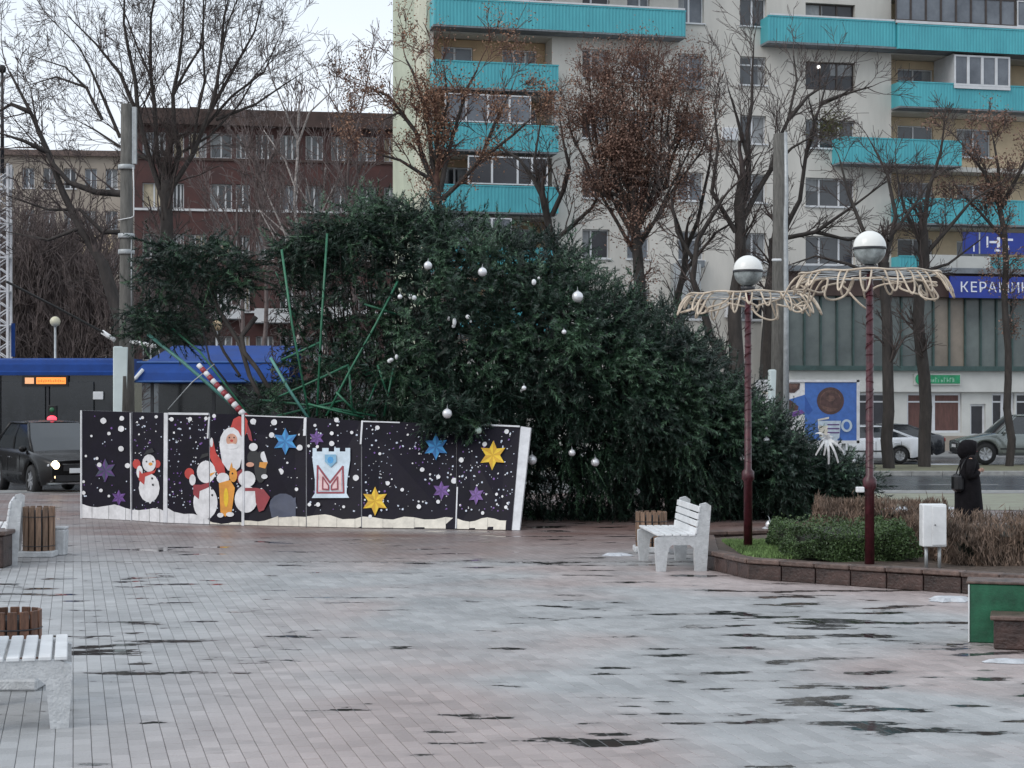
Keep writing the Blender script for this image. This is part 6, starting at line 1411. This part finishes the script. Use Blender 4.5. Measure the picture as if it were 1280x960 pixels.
tree_px('bare_tree', 'dark leaning bare tree whose limbs arch to the left edge in front of the thicket', 56, [
    (.28, .2, [(152, 600), (150, 400), (128, 330)]),
    (.22, .05, [(128, 330), (100, 285), (78, 240), (60, 190), (38, 140), (12, 90)]), (.17, .03, [(155, 242), (120, 240), (86, 228), (62, 200), (46, 160), (40, 120)]), (.13, .03, [(60, 190), (30, 176), (-5, 165)]), (.12, .03, [(150, 290), (128, 290), (100, 262), (60, 262), (10, 245)]), (.12, .03, [(38, 140), (14, 130), (-20, 150)]), (.10, .02, [(100, 285), (60, 300), (10, 290)])],
    32, lvl=3, kids=3, klen=1.5, spread=.8, step=.55, rmin=.009, fat=.75)
# grey-purple thicket
r_ = random.Random(6)
TH = [(20, 285, 1.6), (62, 300, 1.7), (104, 325, 1.6), (140, 370, 1.3), (-20, 270, 1.6), (240, 350, 1.3), (90, 330, 1.6), (40, 330, 1.6)]
TL = ['leftmost grey twiggy thicket behind the lattice mast', 'tall grey thicket above the small yellowish lamp', 'grey thicket just left of the dark concrete pole', 'low thicket behind the foot of the dark concrete pole', 'thicket running out of the left edge', 'low thicket behind the torn bough', 'near low bush under the tall thickets', 'lower bush between mast and yellowish lamp']
for q, ((px, py, wd), lb) in enumerate(zip(TH, TL)):
    d_ = 74 + q % 3 * 2.2; zt_ = zz(py, d_); limbs = [(.08, .03, [(px, 560), (px + r_.uniform(-8, 8), (py + 560) / 2), (px + r_.uniform(-12, 12), py + 20)])]
    for k in range(17): x = px + r_.uniform(-6, 6); limbs.append((.06, .02, [(x, 555), (x + r_.uniform(-24, 24), (py + 555) / 2 + r_.uniform(-20, 20)), (x + r_.uniform(-46, 46), py + r_.uniform(-12, 60))]))
    tree_px('shrub_thicket', lb, d_, limbs, 40 + q, lvl=2, kids=3, klen=1.5, spread=.5, step=.42, twig='twig_pale', bark='twig', wob=.1, cat='shrub', rmin=.014)
# thin pale trees before the red block
for q, (px, py, lb, bk) in enumerate([(372, 130, 'slender pale birch in front of the dark red block', 'birch'), (330, 190, 'thin grey tree left of the pale birch', 'twig_pale'), (440, 150, 'thin grey tree beside the corner of the tower', 'twig_pale'), (405, 210, 'short pale tree behind the foot of the fallen tree', 'birch'), (300, 230, 'short thin tree above the torn bough', 'twig_pale')]):
    r_ = random.Random(70 + q); limbs = [(.13, .04, [(px, 560), (px + 3, 380), (px - 4, 260), (px + 2, py)])]
    for k in range(9): y = r_.uniform(py + 20, 380); s_ = r_.choice((-1, 1)); limbs.append((.05, .02, [(px, y), (px + s_ * r_.uniform(10, 20), y - 40), (px + s_ * r_.uniform(22, 48), y - r_.uniform(60, 110))]))
    tree_px('thin_tree', lb, 68 + q * 1.5, limbs, 80 + q, lvl=2, kids=3, klen=1.3, spread=.6, bark=bk, twig='twig_pale', step=.7, up=.25, rmin=.012)
# rust-brown trees
r_ = random.Random(15); limbs = [(.32, .16, [(800, 600), (798, 330), (792, 255), (790, 200)])]
for k in range(26): a = (k / 25 - .5) * 2; x1 = 792 + a * 84 + r_.uniform(-10, 10); y1 = 172 - 88 * math.sqrt(max(0, 1 - a * a)) * r_.uniform(.55, 1.0) ; limbs.append((.075, .02, [(794 + a * 3, 315 - r_.uniform(0, 70)), (792 + a * 50, 222 + abs(a) * 14), (x1 - a * 10, (y1 + 215) / 2), (x1, y1)]))
tree_px('rust_tree', 'large tree with rusty brown leaves and upright twigs in front of the tower', 63, limbs, 91, lvl=2, kids=4, klen=1.2, spread=.8, leaf=('rust_leaf', 38000, .048, .26), step=.75, up=.15, twig='rust_twig', rmin=.008)
r_ = random.Random(16); limbs = [(.24, .15, [(558, 600), (556, 320), (545, 235)]), (.14, .04, [(545, 235), (520, 165), (486, 120), (462, 110)]), (.13, .04, [(548, 240), (536, 160), (516, 90), (508, 75)]), (.13, .04, [(550, 240), (566, 170), (584, 110), (596, 88)]), (.12, .04, [(552, 250), (600, 200), (640, 170), (662, 150)]), (.1, .03, [(545, 200), (560, 130), (556, 90)]), (.1, .03, [(540, 225), (500, 200), (462, 190)]), (.1, .03, [(600, 200), (620, 150), (640, 110)]), (.09, .03, [(520, 165), (500, 140), (478, 150)])]
tree_px('rust_tree', 'sparser orange-brown leaved tree at the left corner of the tower', 61, limbs, 92, lvl=2, kids=4, klen=1.3, spread=.7, leaf=('rust_leaf2', 15000, .048, .18), step=.6, fat=.8, twig='rust_twig')
r_ = random.Random(17)
tree_px('rust_tree', 'small brown-leaved tree cut off by the right edge', 62, [(.16, .1, [(1262, 600), (1258, 330), (1250, 260)]), (.09, .03, [(1250, 260), (1230, 215), (1205, 185)]), (.09, .03, [(1250, 260), (1248, 210), (1242, 175)]), (.09, .03, [(1252, 260), (1275, 215), (1290, 180)]), (.07, .03, [(1256, 300), (1222, 262), (1200, 240)])], 93, lvl=2, kids=4, klen=1.0, spread=.7, leaf=('rust_leaf', 6500, .05, .15), step=.6)
# dark bare trees on the right
tree_px('bare_tree', 'dark bare tree with a thick forked trunk right of the rusty tree', 61, [
    (.33, .17, [(922, 600), (920, 430), (926, 330), (924, 255), (928, 225)]), (.2, .04, [(924, 270), (936, 200), (940, 130), (942, 60)]), (.17, .04, [(926, 280), (965, 210), (985, 150), (996, 100), (992, 70)]), (.15, .03, [(920, 290), (890, 240), (898, 180), (892, 130)]), (.13, .03, [(936, 200), (922, 150), (910, 110)]), (.13, .03, [(985, 150), (1010, 120), (1030, 108)]), (.25, .1, [(918, 470), (888, 420), (866, 350), (872, 300), (902, 250)]), (.12, .03, [(870, 330), (846, 290), (838, 240)]), (.11, .03, [(965, 210), (990, 185), (1016, 170)])],
    94, lvl=2, kids=4, klen=1.5, spread=.7, step=.65, fat=.68, rmin=.009)
tree_px('bare_tree', 'bare tree with an olive green clump, between the two globe lamps', 64, [
    (.32, .2, [(958, 600), (960, 430), (968, 300)]), (.16, .04, [(968, 310), (1000, 250), (1008, 190), (1026, 130), (1034, 100)]), (.14, .03, [(1026, 130), (1055, 118), (1090, 108)]), (.13, .03, [(1008, 190), (1020, 160), (1010, 120)]), (.14, .03, [(970, 300), (1020, 290), (1070, 255), (1110, 225)]), (.12, .03, [(1020, 290), (1060, 300), (1100, 290)])],
    95, lvl=2, kids=4, klen=1.4, spread=.8, step=.6, fat=.7, rmin=.009)
tree_px('bare_tree', 'dark bare tree standing behind the tall globe lamp', 60, [
    (.22, .18, [(1112, 600), (1110, 440), (1106, 330)]), (.14, .04, [(1106, 340), (1080, 290), (1060, 240), (1050, 200)]), (.14, .04, [(1106, 330), (1120, 270), (1110, 220), (1090, 180)]), (.10, .03, [(1106, 350), (1060, 330), (1020, 320), (990, 330)]), (.1, .03, [(1110, 300), (1140, 260), (1160, 230)])],
    96, lvl=2, kids=4, klen=1.3, spread=.9, step=.5, fat=.75, rmin=.009)
tree_px('bare_tree', 'bare tree with a kinked dark trunk left of the dark blue sign', 61.5, [
    (.24, .2, [(1156, 600), (1156, 470), (1148, 400), (1156, 330), (1154, 290)]), (.13, .04, [(1154, 300), (1160, 240), (1176, 190), (1180, 160)]), (.12, .03, [(1154, 310), (1130, 260), (1120, 210)]), (.12, .03, [(1155, 320), (1190, 280), (1215, 250), (1240, 235)]), (.10, .03, [(1152, 340), (1185, 330), (1225, 300)])],
    97, lvl=2, kids=4, klen=1.2, spread=.9, step=.5, fat=.75, rmin=.009)
tree_px('bare_tree', 'slim bare tree right of the rusty tree, nearest its crown', 66, [
    (.18, .12, [(852, 600), (850, 400), (858, 310)]), (.10, .03, [(858, 310), (880, 240), (890, 170)]), (.10, .03, [(858, 320), (840, 260), (850, 200)]), (.08, .03, [(856, 340), (896, 290), (930, 270)])], 98, lvl=2, kids=3, klen=1.3, spread=.7, step=.7)
tree_px('bare_tree', 'dark bare tree between the two rusty trees', 65, [
    (.2, .14, [(690, 600), (700, 340), (680, 250)]), (.12, .03, [(680, 250), (650, 200), (620, 180)]), (.11, .03, [(690, 270), (712, 210), (700, 150)]), (.1, .03, [(680, 260), (668, 200), (676, 150)]), (.1, .03, [(695, 300), (740, 260), (760, 220)])], 99, lvl=2, kids=4, klen=1.3, spread=.8, step=.7)
# mistletoe-like clump
mt = thing('mistletoe_clump', 'round olive green mistletoe clump in the bare tree near the lamp', 'mistletoe', W(1037, 158, 64))
rs_ = np.random.RandomState(5); leaf_mesh('leaves', [(Vector((0, 0, 0)), None)], 900, .05, .28, M['moss_leaf'], mt, rs_)
